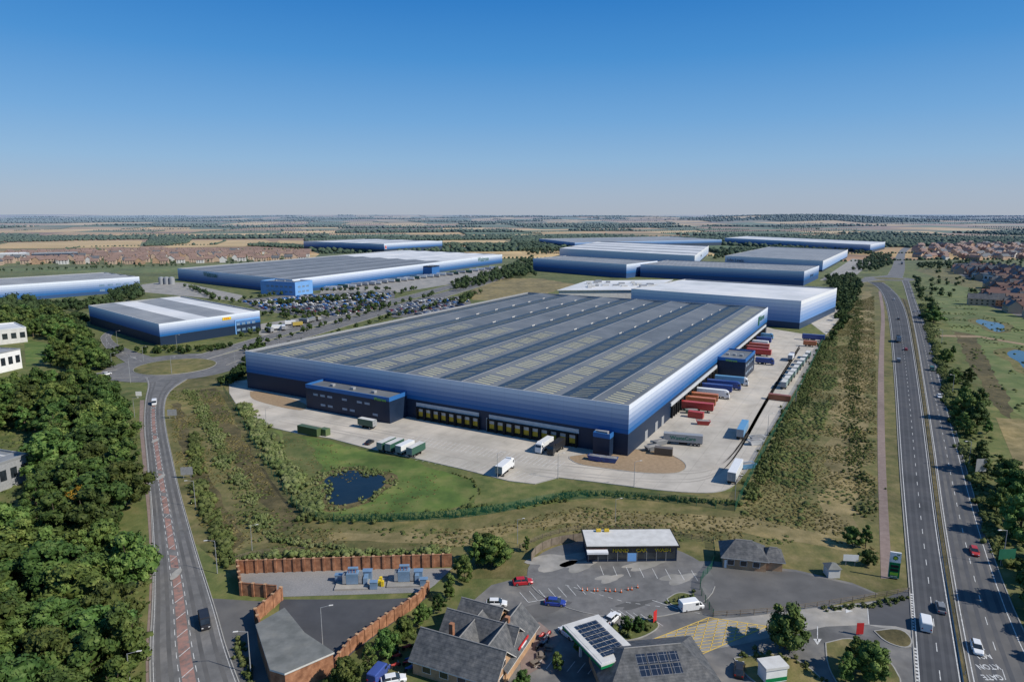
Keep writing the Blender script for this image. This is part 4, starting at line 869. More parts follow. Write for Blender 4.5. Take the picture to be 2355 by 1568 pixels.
def lot(poly,a,p):
    poly=P(poly); c=sum(poly,Vector())/len(poly); out=[]; d=Vector((math.cos(a),math.sin(a),0)); n_=Vector((-d.y,d.x,0))
    y=-140;row=0
    while y<140:
        x=-160
        while x<160:
            q=c+d*x+n_*y
            if inpoly(q,poly) and R.random()<p and (x%34)>3: out.append((q,a+math.pi/2+(math.pi if row%2 else 0)))
            x+=2.7
        y+=5.2 if row%2==0 else 11; row+=1
    return out
cars=lot([(560,695),(700,680),(900,674),(890,700),(785,728),(705,724),(610,712)],W10[0].rotation_euler[2],.8)+lot([(885,716),(965,690),(1070,684),(1078,698),(1000,722),(905,726)],ang,.8)
cars.sort(key=lambda c:c[0].length)
for q,a in cars[:270]:
    solo('parked_car',SMALL,'small car parked in the marked bay','car',(q.x,q.y,.06),a,'cars parked in the staff car park',color=R.choice(CC))
rest=cars[270:]
if rest:
    b=M()
    for q,a in rest:
        c,s=math.cos(a),math.sin(a); b.add([(q.x+x*c-y*s,q.y+x*s+y*c,z+.06) for x,y,z in sm.v],sm.f,R.choice((0,1,1,2,2,3)))
    solo('parked_cars_row',b.mesh('parked_cars_row',['offwhite','black','steel','blue_mid']),'many more parked cars in the far bays','cars',kind='stuff')
for i in range(26):
    u=760+i*15; v=667-i*1.9+R.uniform(-1,1); vehicle('trailer' if i%3 else 'truck',u,v,W10[0].rotation_euler[2]+math.pi/2+.1,R.choice((WHT,WHT,SIL,DGN)),'white trailer standing in the lorry yard','lorries standing in the far lorry yard')
for i in range(8): vehicle('short',620+i*16,764-i*4+R.uniform(-4,4),R.uniform(0,3),R.choice((WHT,(.4,.3,.06),GRY,SIL)),'small delivery lorry beside the depot','lorries beside the depot')
# ================================================================ FOREGROUND BUILDINGS
def gable(T,x0,y0,L,W,e,r,wm,rm,hip=0,o=.6,along='x'):
    a=M(); a.box(x0,x0+L,y0,y0+W,0,e)
    if along=='x':
        if not hip: a.add([(x0,y0,e),(x0,y0+W,e),(x0,y0+W/2,r),(x0+L,y0,e),(x0+L,y0+W,e),(x0+L,y0+W/2,r)],[(0,2,1),(3,4,5)])
        f=lambda x,y:(x0+x,y0+y); l_,w_=L,W
    else:
        if not hip: a.add([(x0,y0,e),(x0+L,y0,e),(x0+L/2,y0,r),(x0,y0+W,e),(x0+L,y0+W,e),(x0+L/2,y0+W,r)],[(0,1,2),(3,5,4)])
        f=lambda x,y:(x0+y,y0+x); l_,w_=W,L
    part('wall',a.mesh('wall',[wm]),T)
    b=M(); s=(r-e)/(w_/2); z0=e-o*s+.12; z1=r+.12
    def q(x,y,z): X,Y=f(x,y); return (X,Y,z)
    for dz in (0,.18):
        b.add([q(-o,-o,z0+dz),q(l_+o,-o,z0+dz),q(l_+o-hip,w_/2,z1+dz),q(-o+hip,w_/2,z1+dz),q(-o,w_+o,z0+dz),q(l_+o,w_+o,z0+dz)],[(0,1,2,3),(3,2,5,4)]+([(0,3,4),(1,5,2)] if hip else []))
    b.add([q(-o,-o,z0),q(l_+o,-o,z0),q(l_+o,-o,z0+.18),q(-o,-o,z0+.18)],[(0,1,2,3)],1); b.add([q(-o,w_+o,z0),q(l_+o,w_+o,z0),q(l_+o,w_+o,z0+.18),q(-o,w_+o,z0+.18)],[(0,1,2,3)],1)
    if not hip:
        for x in (-o,l_+o): b.add([q(x,-o,z0),q(x,w_/2,z1),q(x,w_/2,z1+.18),q(x,-o,z0+.18)],[(0,1,2,3)],1); b.add([q(x,w_+o,z0),q(x,w_/2,z1),q(x,w_/2,z1+.18),q(x,w_+o,z0+.18)],[(0,1,2,3)],1)
    rr=part('roof',b.mesh('roof',[rm,'offwhite']),T)
    k=M(); k.cyl(q(-o+hip,w_/2,z1+.2),q(l_+o-hip,w_/2,z1+.2),.12,.12,6); part('ridge_tiles',k.mesh('ridge_tiles',['gravel']),rr)
def win(T,x0,x1,y0,y1,z0,z1,m='glass',fr='white'):
    f=M(); e=.08
    f.box(x0-(e if x1-x0>.3 else -.0),x1+(e if x1-x0>.3 else 0),y0-(e if y1-y0>.3 else 0),y1+(e if y1-y0>.3 else 0),z0-e,z1+e)
    q=part('window',f.mesh('window_frame',[fr]),T)
    p=M(); k=.02
    if x1-x0>y1-y0: p.box(x0,x1,y0-k,y1+k,z0,z1)
    else: p.box(x0-k,x1+k,y0,y1,z0,z1)
    part('pane',p.mesh('pane',[m]),q)
a=g(950,1548);T=thing('restaurant','brick roadside restaurant with several slate pitched roofs','restaurant',a,math.radians(-24))
gable(T,0,0,16,7.6,3.0,6.4,'brick_pale','slate')
gable(T,1,8.4,14,6.6,2.8,5.9,'brick_pale','slate')
gable(T,9.4,4.2,6.8,14,2.9,6.1,'brick_pale','slate',along='y')
gable(T,1.5,13.2,8,7,2.8,5.5,'brick_pale','slate')
gable(T,4,5,5.2,9,2.7,5.4,'brick_pale','slate',along='y')
for i in range(4): win(T,2+3.5*i,3.6+3.5*i,-.05,-.0,1,2.3)
win(T,16.0,16.05,2.0,3.4,1,2.3); win(T,16.0,16.05,4.4,5.8,1,2.3); win(T,16.0,16.05,3.1,4.5,3.7,4.6)
b=M(); b.box(16.26,16.4,9.5,14,2.0,3.5); q=part('sign',b.mesh('sign',['red']),T)
b=M(); b.box(16.41,16.5,10.5,12.8,2.3,3.2); part('sign_emblem',b.mesh('sign_emblem',['white']),q)
for x,y in ((4,6.0),(12.4,12)):
    b=M(); b.box(x,x+.8,y,y+.8,4.8,7.2); part('chimney',b.mesh('chimney',['brick']),T)
sheet('patio',P([(1190,1450),(1240,1430),(1290,1470),(1250,1530),(1200,1560)]),'path_pink',.075,'pinkish brick paved patio','patio')
def ptable(u,v):
    T=thing('picnic_table','picnic table with benches on the patio','table',g(u,v,.08),R.uniform(0,3),'picnic tables on the patio'); b=M(); b.box(-.8,.8,-.4,.4,.7,.76); part('table_top',b.mesh('table_top',['wood']),T)
    for s in (-1,1): b=M(); b.box(-.8,.8,s*.75-.13,s*.75+.13,.42,.47); part('bench',b.mesh('bench',['wood']),T); b=M(); b.box(s*.6-.05,s*.6+.05,-.7,.7,0,.7); part('leg',b.mesh('leg',['wood']),T)
for u,v in ((1262,1492),(1245,1510),(1230,1528)): ptable(u,v)
T=footprint('flat_roof_building',[(590,1440),(655,1402),(700,1458),(766,1502),(655,1550),(622,1540)],4.0,'brick','felt','flat felt roofed brick building beside compound')
def bwall(pts,hh,step,label):
    pts=P(pts); T=thing('brick_wall',label,'wall',pts[0]); o=pts[0]
    for a,b in zip(pts[:-1],pts[1:]):
        L=(b-a).length; d=(b-a).normalized(); an=math.atan2(d.y,d.x); n=max(1,round(L/step)); s=L/n
        m=M(); m.box(.25,s-.25,-.12,.12,0,hh-.12,0); m.box(.25,s-.25,-.17,.17,hh-.12,hh,0); pm=m.mesh('panel',['brick'])
        m=M(); m.box(-.25,.25,-.36,.24,0,hh+.08); m.box(-.28,.28,-.40,.28,hh+.081,hh+.15,1); qm=m.mesh('pier',['brick','brick_pale'])
        for i in range(n): part('panel',pm,T,a+d*(i*s)-o,an); part('pier',qm,T,a+d*(i*s)-o,an)
bwall([(548,1318),(700,1313),(860,1308),(1042,1302)],3.2,2.25,'long orange brick wall with piers around compound')
bwall([(548,1318),(556,1368),(640,1375)],3.0,2.4,'brick wall at the compound corner')
bwall([(648,1380),(590,1430),(600,1462)],3.0,2.4,'brick wall beside the compound entrance')
bwall([(985,1362),(960,1392),(890,1438),(805,1500),(770,1545)],2.6,2.2,'stepped brick wall bordering the dark yard')
def transformer(u,v):
    T=thing('transformer','grey electrical transformer with cooling fins on plinth','transformer',g(u,v,.05),.05,'transformers in the brick compound')
    b=M(); b.box(-3.6,3.6,-2.6,2.6,0,.35); part('plinth',b.mesh('plinth',['concrete_b']),T)
    b=M(); b.bbox(-1.3,1.3,-.9,.9,.36,2.9,.08); part('tank',b.mesh('tank',['glass_sky']),T)
    for s in (-1,1):
        b=M()
        for i in range(7): b.box(s*1.35 if s>0 else -2.1,2.1 if s>0 else -1.35,-.9+i*.28,-.82+i*.28,.6,2.5)
        part('radiator',b.mesh('radiator',['steel']),T)
    b=M(); b.cyl((-1,.3,3.6),(1.2,.3,3.6),.35,.35,12); part('conservator',b.mesh('conservator',['glass_sky']),T)
    for x in (-.7,0,.7):
        b=M(); b.cyl((x,-.4,2.9),(x,-.4,3.8),.1,.05,8); part('bushing',b.mesh('bushing',['brick_red']),T)
    b=M(); b.bbox(2.4,3.3,-1,1,.36,1.9,.05); part('cabinet',b.mesh('cabinet',['glass_sky']),T)
transformer(812,1342); transformer(930,1336)
for u,v,s in ((846,1330,1.0),(860,1352,.8),(962,1330,1.0),(975,1345,.8),(780,1335,.8)):
    b=M(); b.bbox(-1,1,-.7,.7,0,2.0,.06); b.box(-1.1,1.1,-.8,.8,2.01,2.1); solo('switchgear_cabinet',b.mesh('switchgear_cabinet',['glass_sky']),'blue grey switchgear cabinet in the compound','cabinet',g(u,v,.06),.05,'switchgear cabinets in the compound',sc=s)
for u,v in ((872,1345),(880,1347),(876,1338)):
    b=M(); b.bbox(-.3,.3,-.3,.3,0,1.3,.05); solo('electrical_cabinet',b.mesh('electrical_cabinet',['yellow']),'yellow electrical cabinet in the compound','cabinet',g(u,v,.06))
# car wash
a=g(1350,1292); bb=g(1556,1290); d=bb-a; T=thing('car_wash','flat roofed hand car wash with glass front','car wash',(a.x,a.y,.08),math.atan2(d.y,d.x)); L=d.length
b=M(); b.box(0,L,0,8,0,.5,0); b.box(0,L,2.6,8,.5,3.7,0); b.box(0,.3,0,2.6,.5,3.7,0); b.box(L-.3,L,0,2.6,.5,3.7,0); part('wall',b.mesh('wall',['navy']),T)
b=M(); b.box(-.5,L+.5,-.7,8.3,3.71,4.05); b.box(-.2,L+.2,-.4,8,4.05,4.15,1); part('roof',b.mesh('roof',['black','offwhite']),T)
n=9
for i in range(n):
    x=.3+(L-.6)*i/n; w=(L-.6)/n; z0=.6
    if i==4: 
        b=M(); b.box(x+.1,x+w-.1,-.02,.08,.05,2.1); part('door',b.mesh('door',['blue_light']),T); z0=2.2
    b=M(); b.box(x+.06,x+w-.06,.0,.1,z0,3.6); part('window',b.mesh('window',['glass']),T)
    b=M(); b.box(x-.05,x+.04,-.06,.12,.1,3.65); part('mullion',b.mesh('mullion',['steel']),T)
for s,fx in (('HAND',.37),('CAR',.60),('WASH',.84)): text(s,1.15,(L*fx,-.15,2.85),(1,0,0),(0,0,1),'yellow',T,wfac=1.15)
b=M(); b.box(.4,4.4,-.25,-.12,2.6,3.5); part('sign',b.mesh('sign',['red']),T)
b=M(); b.box(-.3,4.6,-2.2,-.75,3.0,3.5); part('canopy',b.mesh('canopy',['white']),T)
for x in (3,5): 
    b=M(); b.bbox(x,x+1.2,6.6,7.4,4.16,4.8,.1); part('roof_unit',b.mesh('roof_unit',['yellow_door']),T)
a=g(1662,1305); bb=g(1800,1320); d=bb-a; T=thing('bungalow','small brick bungalow with grey hipped slate roof','house',a,math.atan2(d.y,d.x)); L=d.length
gable(T,0,0,L*.72,7,3.0,5.4,'brick_pale','slate',hip=3.4); gable(T,L*.73,1,L*.27,5.5,2.6,4.2,'brick_pale','slate',hip=1.5)
for i in range(3): win(T,1+2.8*i,2.4+2.8*i,-.05,0,1,2.2)
b=M(); b.box(.3,.8,-.06,0,.1,2.1); part('door',b.mesh('door',['white']),T)
T=thing('kiosk','small pale green hut with pyramid roof','hut',g(1912,1322,.05)); b=M(); b.box(-1.3,1.3,-1.3,1.3,0,2.2); part('wall',b.mesh('wall',['offwhite']),T); b=M(); b.frus((-1.6,1.6),(-1.6,1.6),2.21,(-.2,.2),(-.2,.2),3.1); part('roof',b.mesh('roof',['felt']),T)
cl=[g(1312,1432,5.6),g(1395,1424,5.6),g(1470,1500,5.6),g(1383,1530,5.6)]
o=cl[3]; dx=cl[2]-cl[3]; LX=dx.length; LY=(cl[0]-cl[3]).length
T=thing('fuel_canopy','white fuel station canopy with green fascia and solar panels','canopy',(o.x,o.y,0),math.atan2(dx.y,dx.x))
b=M(); b.box(0,LX,0,LY,4.9,5.6,0); b.box(-.06,LX+.06,-.06,LY+.06,4.9,5.35,1); b.box(.4,LX-.4,.4,LY-.4,5.6,5.65,0); part('canopy_deck',b.mesh('canopy_deck',['offwhite','green_bp']),T)
for i in range(3):
    for j in range(8):
        b=M(); w=(LX-3)/3; l=(LY-3)/8; x=1.5+i*w; y=1.5+j*l; b.frus((x+.1,x+w-.1),(y+.1,y+l-.1),5.75,(x+.1,x+w-.1),(y+.1,y+l-.1),5.83); part('solar_panel',b.mesh('solar_panel',['solar']),T)
for x,y in ((LX*.3,LY*.2),(LX*.3,LY*.8),(LX*.7,LY*.2),(LX*.7,LY*.8)):
    b=M(); b.box(x-.2,x+.2,y-.2,y+.2,0,4.89); part('column',b.mesh('column',['white']),T)
for y in (LY*.3,LY*.7):
    b=M(); b.bbox(LX*.5-.4,LX*.5+.4,y-.6,y+.6,.1,2.1,.05); part('fuel_pump',b.mesh('fuel_pump',['green_bp']),T)
a=g(1400,1640); T=thing('shop','fuel station shop with slate roof and solar panels','shop',a,math.radians(8))
gable(T,0,0,19,13,3.2,6.6,'brick_pale','slate',hip=5)
for i in range(4):
    for j in range(2):
        b=M(); x=6+i*1.9; y=2.0+j*1.8; s=(6.6-3.2)/6.5; z=3.2+y*s+.35
        b.add([(x,y,z),(x+1.7,y,z),(x+1.7,y+1.6,z+1.6*s),(x,y+1.6,z+1.6*s)],[(0,1,2,3)]); part('solar_panel',b.mesh('solar_panel',['solar']),T)
T=thing('jet_wash_unit','white and green jet wash machine housing','car wash',g(1775,1558,.17),.2)
b=M(); b.bbox(-2,2,-1.3,1.3,0,2.6,.1); part('body',b.mesh('body',['white']),T); b=M(); b.box(-2.2,2.2,-1.5,1.5,2.61,3.1); part('roof',b.mesh('roof',['offwhite']),T); b=M(); b.box(-2.05,2.05,-1.36,-1.31,.3,1.0); part('stripe_panel',b.mesh('stripe_panel',['green_bp']),T)
T=thing('price_sign','tall white and green fuel price sign with sunburst emblem','sign',g(2054,1330,.05),-.35)
b=M(); b.box(-1.1,1.1,-.2,.2,.3,6.4,0); b.box(-.8,.8,-.15,.15,0,.3,1); part('panel',b.mesh('panel',['white','black']),T)
b=M(); b.box(-1.1,1.1,-.23,-.2,.4,4.0); part('price_panel',b.mesh('price_panel',['green_bp']),T)
for i in range(3):
    b=M(); b.box(-.8,.8,-.26,-.231,1.0+i*.9,1.6+i*.9); part('price_panel',b.mesh('price_panel',['black' if i else 'lime']),T)
b=M()
for i in range(16):
    t=i/16*6.283; r=.62 if i%2==0 else .45; t2=(i+1)/16*6.283; r2=.45 if i%2==0 else .62
    b.add([(0,-.24,5.1),(r*math.cos(t),-.24,5.1+r*math.sin(t)),(r2*math.cos(t2),-.24,5.1+r2*math.sin(t2))],[(0,1,2)],0)
for i in range(8):
    t=i/8*6.283+.2;t2=t+.78
    b.add([(0,-.26,5.1),(.34*math.cos(t),-.26,5.1+.34*math.sin(t)),(.34*math.cos(t2),-.26,5.1+.34*math.sin(t2))],[(0,1,2)],1+i%2)
part('sign_emblem',b.mesh('sign_emblem',['green_bp','yellow','lime']),T); text('bp',.6,(.55,-.25,5.95),(1,0,0),(0,0,1),'green_bp',T); text('open 24hrs',.3,(0,-.27,.7),(1,0,0),(0,0,1),'white',T)
def board(u,v,w,hh,clear,a,face,label):
    T=thing('road_sign',label,'sign',g(u,v),a)
    for s in (-1,1): b=M(); b.cyl((s*w*.3,0,0),(s*w*.3,0,clear+hh),.07,.07,6); part('post',b.mesh('post',['steel']),T)
    b=M(); b.box(-w/2,w/2,-.12,-.08,clear,clear+hh); part('panel',b.mesh('panel',[face]),T)
board(431,1100,3.6,2.6,1.2,.1,'steel','grey back of a large road sign'); board(397,962,3.6,2.6,1.2,.1,'steel','grey back of a large road sign'); board(320,915,2.6,2.0,1,.05,'white','white direction sign on two posts')
board(1955,1300,3.4,1.6,1.2,-.1,'white','white and blue sign board on posts'); board(2312,1300,4.2,2.6,1.6,.1,'green_box','green road sign facing oncoming traffic'); board(2253,1095,3.6,4.2,1.6,.1,'steel','tall grey back of a road sign'); board(1976,1460,1.4,2.4,.3,0,'red','red restaurant entrance sign'); board(1505,1430,1.2,2.4,.2,.8,'red','red promotional flag sign')
lm=M(); lm.cyl((0,0,0),(0,0,8),.11,.06,8); lm.cyl((0,0,7.95),(1.6,0,8.25),.05,.04,6); LP=lm.mesh('pole',['steel']); lh=M(); lh.bbox(1.5,2.3,-.14,.14,8.17,8.32,.04); LH=lh.mesh('lamp_head',['offwhite'])
for u,v,a,s in ((500,1318,math.pi,1),(303,1600,0,1),(577,1550,math.pi,1.05),(450,1168,math.pi,1),(300,880,0,1.5),(1144,1098,0,1),(1283,1100,0,1),(1458,1120,0,1),(246,800,0,1),(173,850,0,1),(258,846,0,1),(330,830,0,1),(395,860,0,1.1),(407,800,0,1),(2305,1300,math.pi,1.1),(2227,1075,math.pi,1.1),(2190,905,math.pi,1.1),(2165,790,math.pi,1.1),(1190,1250,0,.8),(1415,1200,0,.8),(742,1485,0,1),(310,960,0,1),(270,790,0,1),(613,985,0,1),(1690,1150,0,.9),(1830,925,0,1),(1515,950,0,1),(2042,690,0,1.1),(580,1265,0,.8),(1765,1000,0,1),(640,790,0,1),(720,765,0,1),(810,738,0,1),(890,715,0,1),(540,835,0,1),(970,690,0,1),(1040,668,0,1)):
    T=thing('street_lamp','grey steel street lamp with single arm','street lamp',g(u,v),a+.2,'street lamps along the roads and yards',s); part('pole',LP,T); part('lamp_head',LH,T)
cn=M(); cn.cyl((0,0,.04),(0,0,.75),.2,.05,8,0); cn.box(-.25,.25,-.25,.25,0,.04,1); cn.cyl((0,0,.35),(0,0,.5),.15,.11,8,2); CN=cn.mesh('traffic_cone',['cone','black','white'])
for i in range(11): solo('traffic_cone',CN,'orange traffic cone on the forecourt','traffic cone',g(1338+i*13+R.uniform(-3,3),1358+.3*i+R.uniform(-2,2)-(i>7)*(i-7)*3,.09),group='traffic cones across the forecourt')
def fence(pts,hh,sp,pm,fm,label,rails=False):
    pts=P(pts); T=thing('fence',label,'fence',pts[0]); o=pts[0]; pan=M()
    pmx=M(); pmx.box(-.06,.06,-.06,.06,0,hh); pme=pmx.mesh('post',[pm])
    L=sum((b-a).length for a,b in zip(pts[:-1],pts[1:])); sp=max(sp,L/95); q=resample(smooth(pts,1),max(2,int(L/sp)+1))
    for a,b in zip(q[:-1],q[1:]):
        a_,b_=a-o,b-o
        if rails:
            for z in (.4,.8,1.15): pan.add([(a_.x,a_.y,z),(b_.x,b_.y,z),(b_.x,b_.y,z+.12),(a_.x,a_.y,z+.12)],[(0,1,2,3)])
        else: pan.add([(a_.x,a_.y,.05),(b_.x,b_.y,.05),(b_.x,b_.y,hh-.05),(a_.x,a_.y,hh-.05)],[(0,1,2,3)])
    part('panel',pan.mesh('panel',[fm]),T)
    for a in q: part('post',pme,T,a-o)
fence([(515,900),(540,940),(575,1010),(620,1085),(665,1150),(700,1192),(760,1202),(900,1200)],2.6,5,'fence_post','fence_green','green mesh security fence along the ditch')
fence([(900,1200),(1100,1190),(1310,1143),(1500,1150),(1690,1175)],2.6,5,'fence_post','fence_green','green mesh security fence behind the lawn')
fence([(1690,1175),(1720,1110),(1765,1025),(1810,945),(1855,865),(1897,775)],2.8,5,'fence_post','fence_green','tall green mesh security fence beside the yard')
fence([(1195,1262),(1260,1232),(1345,1215),(1500,1222),(1640,1250)],1.3,2.6,'wood','wood','timber post and rail fence',rails=True)
fence([(1222,1290),(1235,1270),(1275,1252),(1345,1242)],2.2,3,'wood','wood','solid weathered timber fence curving round the apron')
fence([(1640,1418),(1780,1410),(1950,1385),(2090,1362)],1.2,2.8,'wood','wood','low timber rail fence beside access road',rails=True)
fence([(540,1290),(600,1272),(700,1268)],1.2,2.8,'wood','wood','low timber rail fence',rails=True)
fence([(1640,1250),(1646,1300),(1600,1345),(1640,1418)],1.8,2.5,'fence_post','fence_green','green mesh fence round bungalow yard')
# ================================================================ VEGETATION
addtrees([(-120,1750),(312,1750),(318,1400),(312,1250),(305,1100),(285,1000),(240,905),(150,892),(0,930),(-120,960)],7.8,(8,14.5),'tall broadleaf tree in the dense roadside wood',[P([(-130,1245),(40,1215),(85,1180),(100,1110),(125,1000),(-130,1000)]),P([(80,1700),(125,1700),(125,1400),(95,1400)])])
addtrees([(0,876),(225,852),(215,800),(150,740),(90,705),(0,700)],10.5,(8,13),'broadleaf tree beside the industrial units',[P([(-60,905),(60,890),(115,850),(115,775),(-60,775)])])
for pl,sp in (([(2480,1640),(2365,1420),(2308,1300),(2290,1230),(2340,1200),(2420,1240),(2600,1500)],8.5),([(2282,1200),(2262,1130),(2230,1050),(2275,1040),(2340,1150)],8.5),([(2222,1020),(2195,930),(2184,880),(2165,820),(2195,810),(2240,910),(2280,1010)],9.5),([(2152,780),(2125,700),(2140,700),(2175,780)],12)):
    addtrees(pl,sp,(4.5,11.5),'broadleaf tree along the dual carriageway')
for u,v,h_ in ((1805,1490,9),(1962,1545,7),(1995,1560,7),(1945,1568,6),(2010,1530,5),(1095,1300,8),(1130,1300,7),(1068,1335,6),(1035,1378,6),(1010,1408,4.5),(970,1436,4.5),(932,1468,4.5),(890,1506,5),(850,1548,6),(800,1590,6),(1160,1290,5),(1210,1268,4),(1120,1270,5),(1960,1255,5),(1990,1260,6),(1995,1300,4),(1200,1590,4),(1280,1540,3.5),(1330,1500,3),(1470,1450,3),(1440,1448,3),(30,700,9),(910,1492,4)):
    p=g(u,v); treepts.append((p.x,p.y,h_,'broadleaf tree standing by itself near the service area'))
treepts.sort(key=lambda t:math.hypot(t[0],t[1]))
for t in treepts[:295]: place_tree(*t)
p=g(205,1215); place_tree(p.x,p.y,12,'golden yellow autumn tree in the wood',GOLD)
fc_,fr_=[],[]
def mass(poly,sp,h0,h1):
    for p in scatter(P(poly),sp):
        hh=R.uniform(h0,h1)
        for k in range(3): fc_.append((p[0]+R.uniform(-1,1)*hh*.25,p[1]+R.uniform(-1,1)*hh*.25,hh*R.uniform(.35,.75))); fr_.append(hh*R.uniform(.25,.38))
for t in treepts[295:]:
    for k in range(3): fc_.append((t[0]+R.uniform(-2,2),t[1]+R.uniform(-2,2),t[2]*R.uniform(.35,.75))); fr_.append(t[2]*.33)
mass([(30,712),(240,700),(250,680),(320,668),(330,685),(260,705),(60,735)],9,6,10)
mass([(150,735),(200,725),(200,770),(225,800),(235,850),(215,845),(190,790)],8,4,8)
mass([(300,812),(340,806),(520,800),(545,790),(520,806),(400,815)],5,2,4)
mass([(1900,640),(1960,635),(1985,660),(1940,760),(1905,800),(1925,720)],7,4,7)
mass([(1150,630),(1225,596),(1228,638),(1180,640)],14,7,12)
mass([(1180,560),(1240,560),(1300,580),(1220,590)],20,7,12)
mass([(1640,600),(1660,580),(1850,565),(2000,575),(2010,590),(1960,580),(1680,590)],18,7,11)
mass([(1030,655),(1180,615),(1210,640),(1140,648),(1050,672)],11,5,9)
mass([(2110,640),(2125,700),(2118,700),(2100,640)],10,5,8)
mass([(2110,610),(2230,605),(2300,612),(2230,622),(2110,618)],14,5,8)
mass([(2000,590),(2050,585),(2050,612),(2010,625),(1960,622)],13,5,9)
for pl in ([(560,806),(700,764),(860,718),(1000,680)],[(600,828),(700,795),(860,745),(1000,705),(1100,675)],[(530,785),(640,755),(790,712),(960,665)],[(430,700),(560,720),(700,735)],[(430,660),(500,690),(560,700)],[(600,598),(800,602),(1000,600)],[(1000,570),(1250,565)],[(0,625),(200,618),(420,612)],[(560,690),(700,672),(900,668)],[(1060,700),(1085,680)],[(620,716),(760,730),(880,704)],[(640,702),(880,686)],[(580,705),(860,678)],[(265,812),(240,830),(245,850)],[(100,640),(250,650),(330,670)],[(560,860),(545,870),(520,885)],[(600,800),(580,830),(560,855)]):
    q=resample(P(pl),46)
    for p in q:
        if R.random()<.7: s=R.uniform(1.1,2.4); fc_.append((p.x+R.uniform(-3,3),p.y+R.uniform(-3,3),s+.8)); fr_.append(s)
for _ in range(260):
    u,v=(R.uniform(0,700),R.uniform(580,612)) if R.random()<.6 else (R.uniform(2140,2355),R.uniform(570,690))
    p=g(u,v); s=R.uniform(1.5,3); fc_.append((p.x,p.y,s)); fr_.append(s)
solo('trees',clumps('trees',fc_,fr_,'leaf_far',leaf=26,ls=.8,ico=I1,sq=.95),'distant belts of broadleaf trees around the estate','trees',kind='stuff')
def hedge(pts,w,hh,label,m='leaf_bush',step=.8,name='hedge',gap=.05,sp=.28):
    q=smooth(P(pts),1); L=sum((b-a).length for a,b in zip(q[:-1],q[1:])); q=resample(q,int(L/step)); c=[];r=[]
    o=q[0]
    for p in q:
        dn=.85+.9*noise.noise((p.x/12,p.y/12,4)); wx=2.2*noise.noise((p.x/17,p.y/17,8))*min(1,w/4)
        for k in range(max(1,int(w*1.3))):
            if R.random()<gap or dn<.45: continue
            s=hh*R.uniform(.25,.55)*dn; c.append((p.x-o.x+wx+R.gauss(0,w*sp),p.y-o.y+R.gauss(0,w*sp),s*R.uniform(.5,1.0))); r.append(s)
    solo(name,clumps(name,c,r,m,leaf=22,ls=.2,ico=I1,sq=.9),label,'hedge',o)
hedge([(445,1000),(452,1060),(470,1150),(500,1240),(530,1300)],3.8,2.5,'rough green hedge beside the road')
hedge([(560,1285),(700,1278),(860,1276),(1030,1270)],2.4,1.8,'low hedge behind the brick wall','leaf_reed')
hedge([(560,930),(590,985),(640,1060),(690,1130),(720,1180)],5.5,2.2,'pale willow hedge inside the green fence','leaf_reed')
hedge([(700,1192),(800,1195),(900,1192),(1060,1182),(1200,1165),(1330,1138)],3.6,1.8,'scrubby hedge along the green fence')
hedge([(1330,1135),(1450,1140),(1560,1150),(1690,1160)],3,1.6,'scrubby hedge along the green fence')
hedge([(1040,1088),(1080,1100),(1110,1130),(1085,1150)],1.2,.9,'low curved hedge on the lawn')
hedge([(1903,780),(1873,850),(1823,950),(1778,1040),(1722,1150)],5,1.5,'overgrown scrub hedge beside the yard fence',gap=.3)
hedge([(1975,690),(1965,800),(1960,900),(1970,1050),(1985,1180)],7,1.0,'sparse scrub beside the footpath',gap=.72)
hedge([(440,900),(470,960),(510,1040),(560,1130),(620,1240)],5,1.4,'pale green reeds growing in the ditch','leaf_reed',name='reed_bed')
hedge([(620,1240),(700,1255),(800,1262)],2.6,1.2,'pale green reeds growing in the ditch','leaf_reed',name='reed_bed')
hedge([(2120,700),(2150,800),(2180,900),(2215,1010),(2262,1150),(2310,1300)],3.6,2.2,'dense roadside scrub beside carriageway')
hedge([(1420,1460),(1460,1445),(1500,1430)],3,1.6,'clipped shrub bed on the forecourt'); hedge([(1545,1385),(1590,1372)],2,1.0,'low shrub bed at the forecourt island')
hedge([(545,1480),(560,1530),(580,1600)],1.6,1.6,'dense green roadside shrubs beside entrance'); hedge([(1700,1510),(1780,1500),(1850,1530),(1900,1568)],1.5,1.3,'low shrubs around the jet wash')
hedge([(360,800),(450,795),(530,800)],3,2.5,'green shrubs before the depot'); hedge([(1900,1400),(2000,1395),(2080,1375)],1.6,1.0,'low shrubs beside access lane')
c=[];r=[]
for p in ring(pc,10.4,14.6,.2,420,.14):
    if noise.noise((p.x/5,p.y/5,0))>-.12:
        s=R.uniform(.25,.75); c.append((p.x+R.gauss(0,1.5),p.y+R.gauss(0,1.5),s*.3)); r.append(s)
solo('reeds',clumps('reeds',c,r,'leaf_reed',leaf=18,ls=.2,sq=.8),'reeds fringing the pond','reeds',kind='stuff')
def cover(name,poly,sp,r0,r1,m,label,p=.8,seed=3.3,sq=.32):
    c=[];r=[]
    for q in scatter(P(poly),sp,.6):
        if noise.noise((q[0]/16,q[1]/16,seed))*1.6+R.uniform(-.2,.2)<.5-p: continue
        s=r0+(r1-r0)*R.random()**2; c.append((q[0],q[1],.02)); r.append(s)
    if c: solo(name,clumps(name,c,r,m,leaf=12,ls=.16,sq=sq,up=.9),label,'ground cover',kind='stuff')
V1=[(1893,790),(1960,700),(2010,680),(2015,900),(2015,1100),(2020,1300),(1960,1240),(1700,1190),(1730,1120)]
V1a=[(1893,790),(1925,760),(1925,880),(1870,1060),(1850,1210),(1700,1185),(1730,1120)]
V2=[(390,900),(500,890),(560,1000),(640,1150),(720,1215),(1100,1215),(1330,1165),(1700,1190),(1960,1250),(1650,1250),(1200,1215),(1050,1260),(560,1270),(480,1250),(400,1050)]
